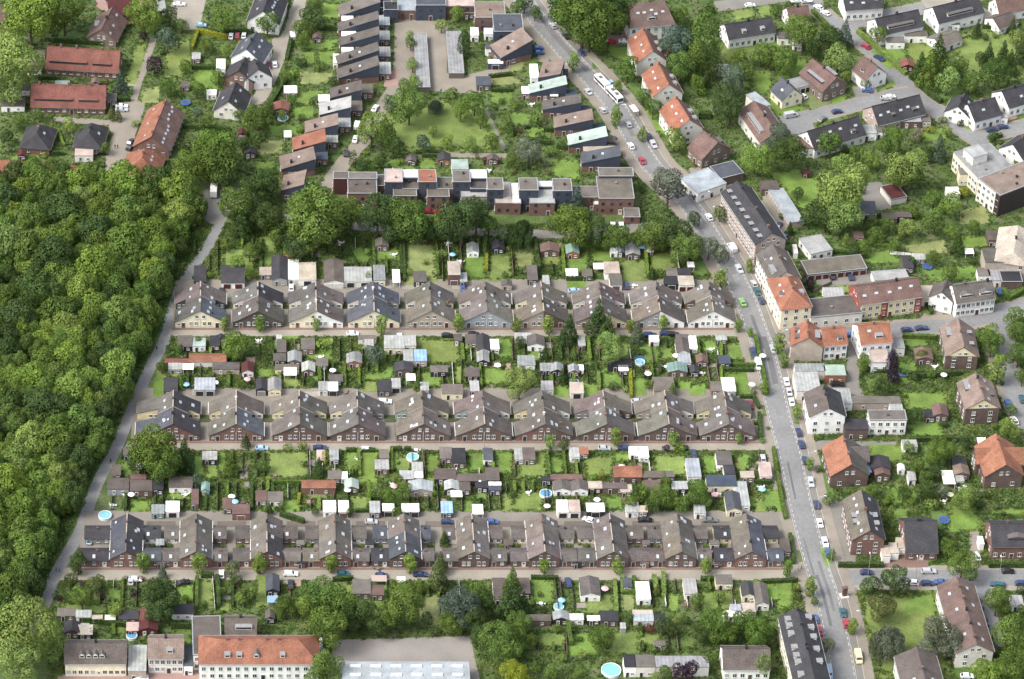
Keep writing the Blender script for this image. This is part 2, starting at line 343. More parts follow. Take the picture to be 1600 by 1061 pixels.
def gable_house_row3(px, py, wl, wr, roofs, wallc, rearc, desc, group, dep=17.6):
    """bottom row: gable-fronted core with low cross wings. roofs: left slope, right slope, front-left wing, front-right wing, rear-left, rear-right"""
    loc = P(px, py); root = empty("terraced_house", loc); tag(root, desc, "house", group)
    hw, he, ap = 4.75, 3.95, 6.9
    occ_local(loc, 0, -hw-wl, hw+wr, 0, dep)
    b = MB(); b.prism([(-hw,0),(hw,0),(hw,he-.2),(0,ap-.2),(-hw,he-.2)], 0, dep); part("wall", b.mesh("wall", "brick"), root, wallc)
    sl_ = (ap-he)/hw; ym = dep*rnd.uniform(.42,.55)
    for s in (-1, 1):
        X = hw+.3; Z = ap-sl_*X
        for q, (ya, yb) in enumerate(((-.3, ym), (ym, dep+.3))):
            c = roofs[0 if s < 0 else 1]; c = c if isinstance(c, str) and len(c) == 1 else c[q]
            b = MB(); Q = [(0,ya,ap),(s*X,ya,Z),(s*X,yb,Z),(0,yb,ap)]; b.slab(Q if s > 0 else Q[::-1], .18)
            rf = part("roof", b.mesh("roof", "roof_tiles"), root, jit(c, .18))
            if s < 0: part("ridge_tiles", MB().box(-.16, .16, ya, yb, ap-.02, ap+.09).mesh("ridge_tiles", "plaster"), rf, 'e' if rnd.random() < .4 else 'G')
            if rnd.random() < .7: gx = s*(X+.08); part("gutter", MB().box(gx-.08, gx+.08, ya, yb, Z-.16, Z).mesh("gutter", "painted"), rf, rnd.choice('lLWd'))
            for j in range(rnd.choice((1, 1, 2, 2, 3))):
                x = rnd.uniform(1.3, 3.8); y = min(max(ya+1+(yb-ya-2)*rnd.random(), ya+1), yb-1)
                add_skylight(rf, s, s*x, y, ap-sl_*x, sl_, rnd.choice((.8, 1, 1.2)))
            if s < 0: add_chimney(rf, 0, 3.6+rnd.uniform(-.4,.6) if q == 0 else dep-4, ap-.1, rnd.choice('Bknd'), .9)
    for s, wx in ((-1, wl), (1, wr)):
        if wx <= 0: continue
        wx *= 1.12
        for q, (ya, yb) in enumerate(((.4, 6.2), (dep-6.6, dep-.8))):
            x0, x1 = hw, hw+wx*(1 if q == 0 else rnd.uniform(.8, .98)); eh = 2.6; rh = 3.9
            wc = rearc[0 if s < 0 else 1] if q else wallc
            sx0, sx1 = (x0, x1) if s > 0 else (-x1, -x0); ymid = (ya+yb)/2
            b = MB(); b.add([(sx0,ya,0),(sx1,ya,0),(sx1,yb,0),(sx0,yb,0),(sx0,ya,eh),(sx1,ya,eh),(sx1,yb,eh),(sx0,yb,eh),(sx0,ymid,rh-.1),(sx1,ymid,rh-.1)],
                            [(0,3,2,1),(0,1,5,4),(2,3,7,6),(1,2,6,9,5),(3,0,4,8,7),(4,5,9,8),(6,7,8,9)])
            part("wing_wall", b.mesh("wing_wall", "brick" if wc in 'nBmqb' else "plaster"), root, wc)
            b = MB(); e_ = .3; z_ = eh-.15+.12
            o1 = 0.02 if s > 0 else .25; o2 = .25 if s > 0 else 0.02
            ee = (rh-eh)/(ymid-ya)*e_
            b.slab([(sx0-o1,ya-e_,eh+.08-ee),(sx1+o2,ya-e_,eh+.08-ee),(sx1+o2,ymid,rh+.06),(sx0-o1,ymid,rh+.06)], .16)
            b.slab([(sx0-o1,ymid,rh+.06),(sx1+o2,ymid,rh+.06),(sx1+o2,yb+e_,eh+.08-ee),(sx0-o1,yb+e_,eh+.08-ee)], .16)
            wr_ = part("wing_roof", b.mesh("wing_roof", "roof_tiles"), root, jit(roofs[2+(0 if s < 0 else 1)+2*q], .1))
            if rnd.random() < .55:
                o = part("skylight", skylight_mesh(), wr_, None, ((sx0+sx1)/2+rnd.uniform(-1,1), ya+1.1, eh+(rh-eh)*.42+.16), rot=(math.atan((rh-eh)/(ymid-ya)), 0, 0))
            if rnd.random() < .3: add_chimney(wr_, (sx0+sx1)/2+rnd.uniform(-1,1), ymid, rh-.1, rnd.choice('kBn'), .7)
            n = max(1, int(wx/2.6))
            for j in range(n):
                x = sx0+(sx1-sx0)*(j+.6)/(n+.1) if s > 0 else sx1-(sx1-sx0)*(j+.6)/(n+.1)
                if q == 0 and j == 0: add_door(root, x, ya-.02, 0, rnd.choice('nWkv'), 1.1, 2.0)
                else: add_window(root, x, ya-.01, 1.0, 0, .9, 1.05)
    for x in (-3.1, -1.6, 1.6, 3.1): add_window(root, x, -.01, 1.0, 0, .95, 1.4)
    for x in (-1.2, 1.2): add_window(root, x, -.01, 4.0, 0, .85, 1.0)
    return root
def wall_openings(root, p, d, n_, length, he, floors, ncol, c='', first=1.1, fh=2.8, ww=1.1, wh=1.35, door=False, frame=True):
    """p = lower left corner seen from outside, d = unit direction along the wall, n_ = rotation of its outward side"""
    for f in range(floors):
        z = first+f*fh
        if z+wh > he: break
        for j in range(ncol):
            t = length*(j+.5)/ncol
            x, y = p[0]+d[0]*t, p[1]+d[1]*t
            if f == 0 and door and j == ncol//2: add_door(root, x, y, n_, rnd.choice('nkWv'), 1.15, 2.1)
            else: add_window(root, x, y, z, n_, ww, wh, frame)
def dormer(roof, side, xo, y, zr, slope, w_=1.6, kind='flat', rc='l', wc='g'):
    """box dormer standing out of a slope that falls towards side*x; xo = distance of its face from the ridge"""
    zf = zr-slope*xo; hgt = 1.0; xi = max(.1, xo-(hgt+.05)/slope) if slope > .3 else xo-2
    b = MB()
    X = lambda v: side*v
    def bx(xa, xb, ya, yb, za, zb, mi): b.box(min(X(xa),X(xb)), max(X(xa),X(xb)), ya, yb, za, zb, mi)
    bx(xi, xo, y-w_/2, y+w_/2, zf-.3, zf+hgt, 0); bx(xi-.1, xo+.15, y-w_/2-.12, y+w_/2+.12, zf+hgt, zf+hgt+.1, 1)
    bx(xo, xo+.04, y-w_/2+.2, y+w_/2-.2, zf+.25, zf+hgt-.15, 2)
    if kind == 'gable':
        z1 = zf+hgt+.1; Y0, Y1 = y-w_/2-.12, y+w_/2+.12; xa, xb = X(xi-.6), X(xo+.15)
        b.add([(xa,Y0,z1),(xb,Y0,z1),(xb,Y1,z1),(xa,Y1,z1),(xa,y,z1+.7),(xb,y,z1+.7)], [(0,1,5,4),(2,3,4,5),(0,3,2,1)], 1)
        b.add([(xb,Y0,z1),(xb,Y1,z1),(xb,y,z1+.7),(xa,Y0,z1),(xa,Y1,z1),(xa,y,z1+.7)], [(0,1,2),(5,4,3)], 0)
    key_me = b.mesh("dormer", ["plaster", "painted", "glass"])
    key_me.materials[1] = MATS["dormer_top_dark"] if rc in 'dnkgB' else MATS["dormer_top"]
    if kind == 'tile': key_me.materials[0] = MATS["dormer_top_dark"]; key_me.materials[1] = MATS["roof_tiles"]
    return part("dormer", key_me, roof, wc)
node_mat("dormer_top", (0.24, 0.24, 0.245), 0.7, 1, 0.1, 3, 0.1)
node_mat("dormer_top_dark", (0.11, 0.1, 0.1), 0.8, 1, 0.1, 3, 0.1)
def gable(A, B, W, he, hr, rc, wc, desc, group=None, cat="house", name="house", hip=0, sky=(0,0), chim=(.5,), dorm=(), win=(2,3,3), flo=None, roofmat="roof_tiles", wallmat=None, rc2=None, gc=None, kitem=None, noend=False, door=True):
    """ridge from A (near) to B (far), survey points at ridge height; W full width; hip: share of half width cut off each end"""
    a, b_ = P(*A, hr), P(*B, hr); d = b_-a; L = d.length; ang = math.atan2(d.y, d.x)-math.pi/2
    mid = (a+b_)/2; loc = Vector((mid.x, mid.y, 0))
    hw = W/2
    if hip: L += 2*hw*hip
    root = empty(name, loc, ang); tag(root, desc, cat, group)
    occ_local(loc, ang, -hw, hw, -L/2, L/2)
    flo = flo if flo else max(1, int((he-.3)/2.7))
    wallmat = wallmat or ("brick" if wc in 'nBmqbRe' else "plaster")
    zt = hr-.17; za = he-.12; l = L/2
    b = MB()
    if hip:
        b.box(-hw, hw, -l, l, 0, za)
    else:
        b.prism([(-hw,0),(hw,0),(hw,za),(0,zt),(-hw,za)], -l, l)
    wl = part("wall", b.mesh("wall", wallmat), root, wc)
    if gc and not hip:
        b = MB(); b.prism([(-hw*.92, he*.97),(hw*.92, he*.97),(0, he*.97+(hr-he)*.88)], -l-.03, -l); part("gable_panel", b.mesh("gable_panel", "plaster"), root, gc)
    sl_ = (hr-he)/hw; ov = .4; X = hw+ov; Z = hr-sl_*X; g_ = .3
    roofs = {}
    if hip:
        hl = l-hw*hip; E = l+ov*hip if False else l+ov
        V = [(-X,-E,Z),(X,-E,Z),(X,E,Z),(-X,E,Z),(0,-hl,hr),(0,hl,hr)]
        b = MB(); b.add([(x,y,z-.14) for x,y,z in V[:4]]+V[:4]+V[4:], [(0,3,2,1),(0,1,5,4),(1,2,6,5),(2,3,7,6),(3,0,4,7),(4,5,8),(5,6,9,8),(6,7,9),(7,4,8,9)])
        rf = part("roof", b.mesh("roof", roofmat), root, jit(rc, .05)); roofs = {-1: rf, 1: rf}
    else:
        hl = l
        for s in (-1, 1):
            b = MB(); Q = [(0,-l-g_,hr),(s*X,-l-g_,Z),(s*X,l+g_,Z),(0,l+g_,hr)]; b.slab(Q if s > 0 else Q[::-1], .18)
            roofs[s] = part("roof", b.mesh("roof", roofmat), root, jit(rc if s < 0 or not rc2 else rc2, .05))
    if not hip: part("ridge_tiles", MB().box(-.17, .17, -l-g_, l+g_, hr-.02, hr+.1).mesh("ridge_tiles", "plaster"), roofs[-1], jit(rc, .3))
    for s in (-1, 1):
        gx = s*(X+.08); part("gutter", MB().box(gx-.08, gx+.08, -l, l, Z-.18, Z-.02).mesh("gutter", "painted"), root, 'L' if wc in 'wWcyp' else 'g')
    for s, n in ((-1, sky[0]), (1, sky[1])):
        for j in range(n):
            y = -hl+2*hl*(j+.5+rnd.uniform(-.2,.2))/n; x = hw*rnd.uniform(.35,.62)
            add_skylight(roofs[s], s, s*x, y, hr-sl_*x, sl_, 1.0)
    for t in chim: add_chimney(roofs[-1], 0, -hl+2*hl*t, hr-.1, 'B' if rc in 'oRr' else rnd.choice('Bndk'))
    for (s, t, wd, kd) in dorm:
        dormer(roofs[s], s, hw*.78, -hl+2*hl*t, hr, sl_, wd, kd, 'd' if kd in ('dark', 'gable') else 'l', rc if kd == 'tile' else ('W' if wc in 'wWcy' else 'g'))
    ne, nl, nr = win
    # near gable end
    if ne:
        wall_openings(root, (-hw, -l-.01), (1, 0), 0, W, he, flo, ne, door=False)
        wall_openings(root, (hw, l+.01), (-1, 0), math.pi, W, he, flo, ne)
        if hr-he > 2.6 and not hip:
            for x in (-1.0, 1.0): add_window(root, x, -l-(.04 if gc else .01), he+.25, 0, .9, 1.1)
    if nl: wall_openings(root, (-hw-.01, l), (0, -1), -math.pi/2, L, he, flo, nl, door=door)
    if nr: wall_openings(root, (hw+.01, -l), (0, 1), math.pi/2, L, he, flo, nr, door=door)
    return root, wl, roofs, (hw, l, he, hr, sl_)
def cross_wing(root, y, hwc, x0, x1, he, hr, rc, wc):
    """a gabled wing at right angles to the ridge of a gable() house, from x0 to x1 in its frame"""
    b = MB(); pr = [(-hwc,0),(hwc,0),(hwc,he-.15),(0,hr-.2),(-hwc,he-.15)]; n = 5
    b.add([(x0,y+a_,z) for a_, z in pr]+[(x1,y+a_,z) for a_, z in pr], [tuple(range(n)), tuple(range(2*n-1,n-1,-1))]+[(i,i+n,(i+1)%n+n,(i+1)%n) for i in range(n)])
    part("wing_wall", b.mesh("wing_wall", "brick" if wc in 'nBmqbRe' else "plaster"), root, wc)
    k = (hr-he)/hwc; X = hwc+.35; Z = hr-k*X; e = .3 if abs(x1) > abs(x0) else 0; s = 1 if x1 > x0 else -1; xe = x1+.3*s
    b = MB()
    for t in (-1, 1):
        Q = [(x0,y,hr),(xe,y,hr),(xe,y+t*X,Z),(x0,y+t*X,Z)]; b.slab(Q if s*t < 0 else Q[::-1], .16)
    rf = part("wing_roof", b.mesh("wing_roof", "roof_tiles"), root, jit(rc, .08))
    for q in (-1, 1): add_window(root, x1+.01*s, y+q*1.2, 1.2, s*math.pi/2, 1.0, 1.4); add_window(root, x1+.01*s, y+q*1.0, max(1.2, he-1.6), s*math.pi/2, .9, 1.2)
def flat(FL, FR, dep, h, rc, wc, desc, group=None, cat="building", name="building", win=(0,0), par=.3, roofmat="flat_roofing", wallmat=None, doors=0, dc='n', chim=0, base=None, floors=None):
    """flat-roofed block: near edge FL-FR given at roof height, depth in metres"""
    a, b_ = P(*FL, h), P(*FR, h); d = b_-a; W = d.length; ang = math.atan2(d.y, d.x); loc = Vector((a.x, a.y, 0))
    root = empty(name, loc, ang); tag(root, desc, cat, group); occ_local(loc, ang, 0, W, 0, dep)
    wallmat = wallmat or ("brick" if wc in 'nBmqbRe' else "plaster")
    b = MB(); b.box(0, W, 0, dep, 0, h-.2); part("wall", b.mesh("wall", wallmat), root, wc)
    b = MB(); t = .15
    b.box(-t, W+t, -t, dep+t, h-.2, h-.02)
    if par:
        for q in ((-t, W+t, -t, t), (-t, W+t, dep-t, dep+t), (-t, t, t, dep-t), (W-t, W+t, t, dep-t)): b.box(*q, h-.02, h+.08, 1)
    rf = part("roof", b.mesh("roof", [roofmat, "steel"]), root, jit(rc, .05))
    for j in range(chim): add_chimney(rf, W*(j+.5)/chim+rnd.uniform(-1,1), dep*rnd.uniform(.3,.7), h-.3, rnd.choice('nkl'), .9)
    if doors:
        for j in range(doors): add_door(root, W*(j+.5)/doors, -.02, 0, dc, min(2.4, W/doors*.8), 2.0, garage=True)
    fl = floors or max(1, int(h/2.8))
    fr_ = group is None or 'terrace' not in group
    if win[0]: wall_openings(root, (0, -.01), (1, 0), 0, W, h-.3, fl, win[0], door=not doors and W > 6, frame=fr_)
    if win[1]:
        wall_openings(root, (-.01, dep), (0, -1), -math.pi/2, dep, h-.3, fl, win[1]); wall_openings(root, (W+.01, 0), (0, 1), math.pi/2, dep, h-.3, fl, win[1])
    return root
def mono(FL, zl, FR, zh, dep, rc, desc, group, wc='s', brick=True, terr=None, chimc='k', frontw=1):
    """modern house under one single slope; FL, FR near roof corners at heights zl, zh"""
    a, b_ = P(*FL, zl), P(*FR, zh); d = b_-a; d.z = 0; W = d.length; ang = math.atan2(d.y, d.x); loc = Vector((a.x, a.y, 0))
    root = empty("modern_house", loc, ang); tag(root, desc, "house", group); occ_local(loc, ang, 0, W, 0, dep)
    b = MB(); hb = 2.7
    b.box(.1, W-.1, .15, dep-.1, 0, min(hb, min(zl,zh)-.3)); part("ground_floor_wall", b.mesh("wall", "brick"), root, 'B')
    b = MB(); z0 = min(hb, min(zl,zh)-.3); b.prism([(0,z0),(W,z0),(W,zh-.2),(0,zl-.2)], 0, dep); part("wall", b.mesh("wall", "slate"), root, wc)
    b = MB(); o = .15; k = (zh-zl)/W; b.slab([(-o,-o,zl-k*o),(W+o,-o,zh+k*o),(W+o,dep+o,zh+k*o),(-o,dep+o,zl-k*o)], .2)
    rf = part("roof", b.mesh("roof", "flat_roofing"), root, jit(rc, .06))
    t = .3; add_chimney(rf, W*t, dep*.25, zl+k*W*t, chimc, 1.1)
    if rnd.random() < .5:
        o_ = part("skylight", skylight_mesh(), rf, None, (W*.55, dep*.5, zl+k*W*.55+.08), rot=(0, -math.atan(k), 0))
    for j in range(frontw):
        x = W*(.62 if zh > zl else .38)+(j-.5)*3.2; 
        add_window(root, x-1, .14, .9, 0, 1.2, 1.3)
    add_door(root, W*.25, .13, 0, 'n')
    for z in (1.0, 3.8):
        add_window(root, W+.01 if z > 2 else W-.09, dep*.5, z, math.pi/2, 1.4, 1.2)
        if z < 2: add_window(root, .09, dep*.5, z, -math.pi/2, 1.4, 1.2)
    return root
def shed(x0, y0, x1, y1, h, style, rc, wc, desc=None, cat=None, name=None, doors=None, group=None):
    """small outbuilding squared to the rows: x0..x1, y0 (far) .. y1 (near) bound its roof; styles f flat, g gable to the street, x ridge along, p lean-to, c canopy"""
    a, b_ = P(x0, y1, h), P(x1, y1, h); W = b_.x-a.x; far = P(x0, y0, h)
    if style == 'x':
        rise = min(.9, .16*(far.y-a.y)+.3); far = P(x0, y0, h+.3); 
    dep = max(1.2, far.y-a.y)
    if style in 'g': rise = min(1.0, .2*W+.2)
    loc = Vector((a.x, a.y, 0)); big = W > 4.6 or dep > 7
    name = name or ('canopy' if style == 'c' else ('garage' if big else 'garden_shed')); cat = cat or name.replace('_', ' ').replace('garden ', '')
    names = dict(g='grey', G='grey', d='dark grey', k='black', l='pale grey', L='light grey', w='white', c='cream', b='brown', r='red', R='red', o='orange', t='green', n='dark brown', B='brown', e='beige', p='pinkish', a='pale blue grey', u='light blue', m='brownish grey', N='slate grey', v='dark red', W='white', f='pale green', h='olive grey', T='brown', y='yellow', s='blue black', q='brown red')
    st = dict(f='flat-roofed', g='pitched-roof', x='low-pitched', p='lean-to', c='open')
    root = empty(name, loc); tag(root, desc or f"{names[rc]} {st[style]} {cat} with {names[wc]} {'posts' if style=='c' else 'walls'}", cat, group); occ_local(loc, 0, 0, W, 0, dep)
    wm = "brick" if wc in 'nBmqb' else ("timber" if wc in 'kdoehsT' else "plaster"); o = .18
    rm = "roof_tiles" if rc in 'gdrRobBn' and style in 'gx' else ("sheet_roofing" if rc in 'lLawut' else "flat_roofing")
    b = MB(); r = MB()
    if style == 'c':
        for x in (.1, W-.1):
            for y in (.1, dep-.1): b.box(x-.06, x+.06, y-.06, y+.06, 0, h-.1)
        part("posts", b.mesh("posts", "painted"), root, wc); r.box(-.1, W+.1, -.1, dep+.1, h-.12, h); part("roof", r.mesh("roof", "cloth"), root, jit(rc, .04)); return root
    if style == 'g':
        b.prism([(0,0),(W,0),(W,h-.12),(W/2,h+rise-.12),(0,h-.12)], 0, dep); k = rise/(W/2)
        r.slab([(W/2,-o,h+rise),(W+o,-o,h-k*o),(W+o,dep+o,h-k*o),(W/2,dep+o,h+rise)], .1); r.slab([(-o,-o,h-k*o),(W/2,-o,h+rise),(W/2,dep+o,h+rise),(-o,dep+o,h-k*o)], .1)
    elif style == 'x':
        m = dep/2; k = rise/m
        b.add([(0,0,0),(W,0,0),(W,dep,0),(0,dep,0),(0,0,h-.1),(W,0,h-.1),(W,dep,h-.1),(0,dep,h-.1),(0,m,h+rise-.1),(W,m,h+rise-.1)],
              [(0,3,2,1),(0,1,5,4),(2,3,7,6),(1,2,6,9,5),(3,0,4,8,7),(4,5,9,8),(6,7,8,9)])
        r.slab([(-o,-o,h-k*o),(W+o,-o,h-k*o),(W+o,m,h+rise),(-o,m,h+rise)], .1); r.slab([(-o,m,h+rise),(W+o,m,h+rise),(W+o,dep+o,h-k*o),(-o,dep+o,h-k*o)], .1)
    elif style == 'p':
        b.add([(0,0,0),(W,0,0),(W,dep,0),(0,dep,0),(0,0,h-.1),(W,0,h-.1),(W,dep,h+.3),(0,dep,h+.3)], [(0,3,2,1),(4,5,6,7),(0,1,5,4),(1,2,6,5),(2,3,7,6),(3,0,4,7)])
        r.slab([(-o,-o,h-.02),(W+o,-o,h-.02),(W+o,dep+o,h+.42),(-o,dep+o,h+.42)], .1)
    else:
        b.box(0, W, 0, dep, 0, h-.15); r.box(-.08, W+.08, -.1, dep+.08, h-.15, h)
        r.box(-.08, W+.08, -.1, .02, h, h+.05); r.box(-.08, W+.08, dep, dep+.08, h, h+.05)
    part("wall", b.mesh("wall", wm), root, wc); part("roof", r.mesh("roof", rm), root, jit(rc, .1))
    if doors:
        n, dc = doors
        for j in range(n): add_door(root, W*(j+.5)/n, -.02, 0, dc, min(2.4, W/n*.8), 1.95, garage=True)
    elif W > 1.6:
        add_door(root, W*.3, -.02, 0, rnd.choice('nkWvdes'), .85, min(1.9, h-.4)); 
        if W > 2.6: add_window(root, W*.72, -.01, .95, 0, .8, .7)
    return root
# ------------------------------------------------------------------ plants
def crown_mesh(seed, R_, kind, nleaf, leaf, mat="foliage"):
    r = np.random.RandomState(seed); lobes = []
    if kind == 'dome':
        for i in range(26):
            th = r.rand()*6.283; u = r.rand()**.6; z = (r.rand()*1.5-.55); rr = math.sqrt(max(0.05, 1-(z*.8)**2))*u
            s = R_*(.26+.16*r.rand()); lobes.append((rr*math.cos(th)*R_*.72, rr*math.sin(th)*R_*.72, z*R_*.66, s))
    elif kind == 'wood':
        for i in range(13):
            th = i*2.4+r.rand()*.8; u = ((i+.5)/13)**.5; z = .62*(1-u*u)+.1*r.normal()-.15
            s = R_*(.30+.16*r.rand()); lobes.append((u*math.cos(th)*R_*.74, u*math.sin(th)*R_*.74, z*R_, s))
        for i in range(6): lobes.append((math.cos(i*1.05)*R_*.6, math.sin(i*1.05)*R_*.6, -R_*.5, R_*.34))
    elif kind == 'oval':
        for i in range(26):
            th = r.rand()*6.283; z = r.rand()*2-1; rr = math.sqrt(max(0.03, 1-z*z))*r.rand()**.5
            s = R_*(.3+.14*r.rand()); lobes.append((rr*math.cos(th)*R_*.6, rr*math.sin(th)*R_*.6, z*R_*1.15, s))
    elif kind == 'cone':
        for i in range(34):
            t = (i+.5)/34; th = i*2.4+r.rand(); w_ = (1-t)*R_*.75; s = R_*(.32*(1-t)+.12)
            lobes.append((w_*math.cos(th), w_*math.sin(th), (-1.2+t*3.3)*R_, s))
    elif kind == 'column':
        for i in range(16):
            t = (i+.5)/16; th = i*2.4; s = R_*(.75 if t < .75 else .75*(1.15-t)*2.2)
            lobes.append((math.cos(th)*R_*.3*(1-t), math.sin(th)*R_*.3*(1-t), (-1.8+t*3.9)*R_, s))
    elif kind == 'willow':
        for i in range(24):
            th = r.rand()*6.283; u = r.rand()**.5; s = R_*(.22+.1*r.rand())
            lobes.append((u*math.cos(th)*R_*.75, u*math.sin(th)*R_*.75, R_*(.5-.7*u*u)*.9, s))
    elif kind == 'bush':
        for i in range(9):
            th = r.rand()*6.283; u = r.rand()**.5; s = R_*(.4+.2*r.rand()); lobes.append((u*math.cos(th)*R_*.5, u*math.sin(th)*R_*.5, R_*(.15+.35*r.rand()), s))
    Lb = np.array(lobes); area_ = Lb[:,3]**2; pr = area_/area_.sum()
    idx = r.choice(len(Lb), nleaf, p=pr); d = r.normal(size=(nleaf,3)); d[:,2] = d[:,2]*.9+.25; d /= np.linalg.norm(d, axis=1)[:,None]
    pos = Lb[idx,:3]+d*Lb[idx,3:4]*r.uniform(.8, 1.08, (nleaf,1))
    if kind == 'willow': # hanging curtains
        k = r.rand(nleaf) < .55; pos[k,2] -= r.rand(k.sum())*R_*.9
    dist = np.linalg.norm(pos[:,None,:]-Lb[None,:,:3], axis=2)/Lb[None,:,3]; keep = (dist.min(axis=1) > .8)
    if kind == 'willow': keep[:] = True
    pos, d = pos[keep], d[keep]; n = len(pos)
    nr = d+r.normal(size=(n,3))*.28; nr /= np.linalg.norm(nr, axis=1)[:,None]
    t1 = np.cross(nr, r.normal(size=(n,3))); t1 /= np.linalg.norm(t1, axis=1)[:,None]; t2 = np.cross(nr, t1)
    s1 = leaf*r.uniform(.6, 1.25, (n,1))*.5; s2 = leaf*r.uniform(.5, 1.0, (n,1))*.5
    if kind == 'willow': t1 = np.tile([0,0,1.], (n,1)); t2 = np.cross(nr, t1); s1 *= 2.0; s2 *= .6
    q = np.stack([pos-t1*s1, pos-t2*s2+nr*leaf*.08, pos+t1*s1, pos+t2*s2-nr*leaf*.08], 1).reshape(-1,3)
    me = bpy.data.meshes.new("crown"); me.vertices.add(len(q)); me.vertices.foreach_set("co", q.astype(np.float32).ravel())
    me.loops.add(4*n); me.loops.foreach_set("vertex_index", np.arange(4*n, dtype=np.int32)); me.polygons.add(n)
    me.polygons.foreach_set("loop_start", np.arange(0, 4*n, 4, dtype=np.int32)); me.polygons.foreach_set("loop_total", np.full(n, 4, dtype=np.int32))
    me.materials.append(MATS[mat]); me.update(calc_edges=True); me.validate(); return me
def trunk_mesh(seed, h, r0, R_, limbs=6):
    r = random.Random(seed); b = MB(); b.tube((0,0,0), (0,0,h), r0, r0*.7, 8)
    top = Vector((0,0,h)); b.tube(top, (0.1*R_, 0, h+R_*.9), r0*.7, r0*.2, 6)
    for i in range(limbs):
        a_ = i*6.283/limbs+r.uniform(-.3,.3); z = h+R_*r.uniform(-.1,.35); q = (math.cos(a_)*R_*.6, math.sin(a_)*R_*.6, z+R_*r.uniform(.2,.6)); b.tube((0,0,z-R_*.1), q, r0*.4, r0*.12, 5)
    return b.mesh("trunk", "bark")
TK = dict( # kind: prototype list (radius, crown shape, leaves, leaf size, trunk height, crown centre height)
 D=('dome', 7.0, 8500, .6, 2.6, 8.2, 4), d=('dome', 4.0, 3400, .48, 1.6, 4.7, 4), s=('oval', 2.6, 2300, .42, 1.8, 4.0, 3), F=('wood', 6.5, 5600, .72, 3.0, 8.0, 6), c=('cone', 3.0, 3000, .42, .8, 4.6, 3),
 p=('column', 1.5, 1300, .34, .3, 2.9, 3), P=('column', 3.2, 4200, .5, .8, 6.4, 2), w=('willow', 6.0, 7000, .55, 3.5, 7.0, 2), b=('bush', 1.5, 620, .34, .2, .55, 4))
def proto(k, i):
    sh, R_, n, lf, th_, ch, nv = TK[k]; i %= nv
    return cached(("crown", k, i), lambda: crown_mesh(hash_(k)+i*17, R_, sh, n, lf)), cached(("trunk", k, i), lambda: trunk_mesh(hash_(k)+i, th_+ (ch-th_)*.3, .09*R_**.7+.05, R_))
def hash_(k): return sum(ord(c_)*31 for c_ in k)
GREENS = dict(m=(0.1,0.158,0.034), y=(0.15,0.225,0.044), k=(0.058,0.095,0.028), o=(0.115,0.14,0.05), b=(0.085,0.12,0.08), u=(0.035,0.018,0.035), Y=(0.22,0.24,0.03), s=(0.14,0.16,0.105), L=(0.17,0.24,0.062), r=(0.12,0.05,0.035))
GN = dict(m='green', y='bright green', k='dark green', o='olive green', b='blue-green', u='dark purple', Y='golden yellow', s='silvery green', L='light green', r='reddish')
KN = dict(F=('tree','large','forest_tree'), D=('tree','large spreading','broadleaf_tree'), d=('tree','round-crowned','garden_tree'), s=('tree','slim young','street_tree'), c=('conifer','pointed','conifer_tree'), p=('thuja','narrow columnar','columnar_tree'), P=('poplar','tall columnar','columnar_tree'), w=('willow','weeping','willow_tree'), b=('bush','rounded','garden_bush'))
TREEPTS = []
def tree(cx, cy, wpx, kind='d', col='m', group=None, full=None, hs=1.0, zc=None):
    """cx, cy centre of the crown as surveyed, wpx its spread"""
    sh, R_, n, lf, th_, ch, nv = TK[kind]
    s_m = 4.8*(1+(cy-530)*.00022)
    if kind in 'Dd': wpx *= 1.14 if (cx > 1000 and cy < 520) or kind == 'D' else 1.05
    k = (wpx/2/s_m)/R_; k = max(.35, k); z = ch*k*hs
    p = P(cx, cy, z); i = rnd.randrange(nv); cm, tm = proto(kind, i)
    cat, adj, nm = KN[kind]
    if full: nm = "forest_tree"
    root = empty(nm, (p.x, p.y, 0), rnd.uniform(0, 6.28))
    tag(root, f"{adj} {GN[col]} {cat}", cat, group, full=full)
    j = 1+rnd.uniform(-.13, .13); c_ = GREENS[col]; c_ = (c_[0]*j*rnd.uniform(.92,1.08), c_[1]*j, c_[2]*j*rnd.uniform(.85,1.15))
    part("crown", cm, root, c_, (0, 0, z), scale=(k, k, k*hs)); part("trunk", tm, root, None, (0,0,0), scale=(k, k, k*hs))
    TREEPTS.append((p.x, p.y, k*R_)); return root
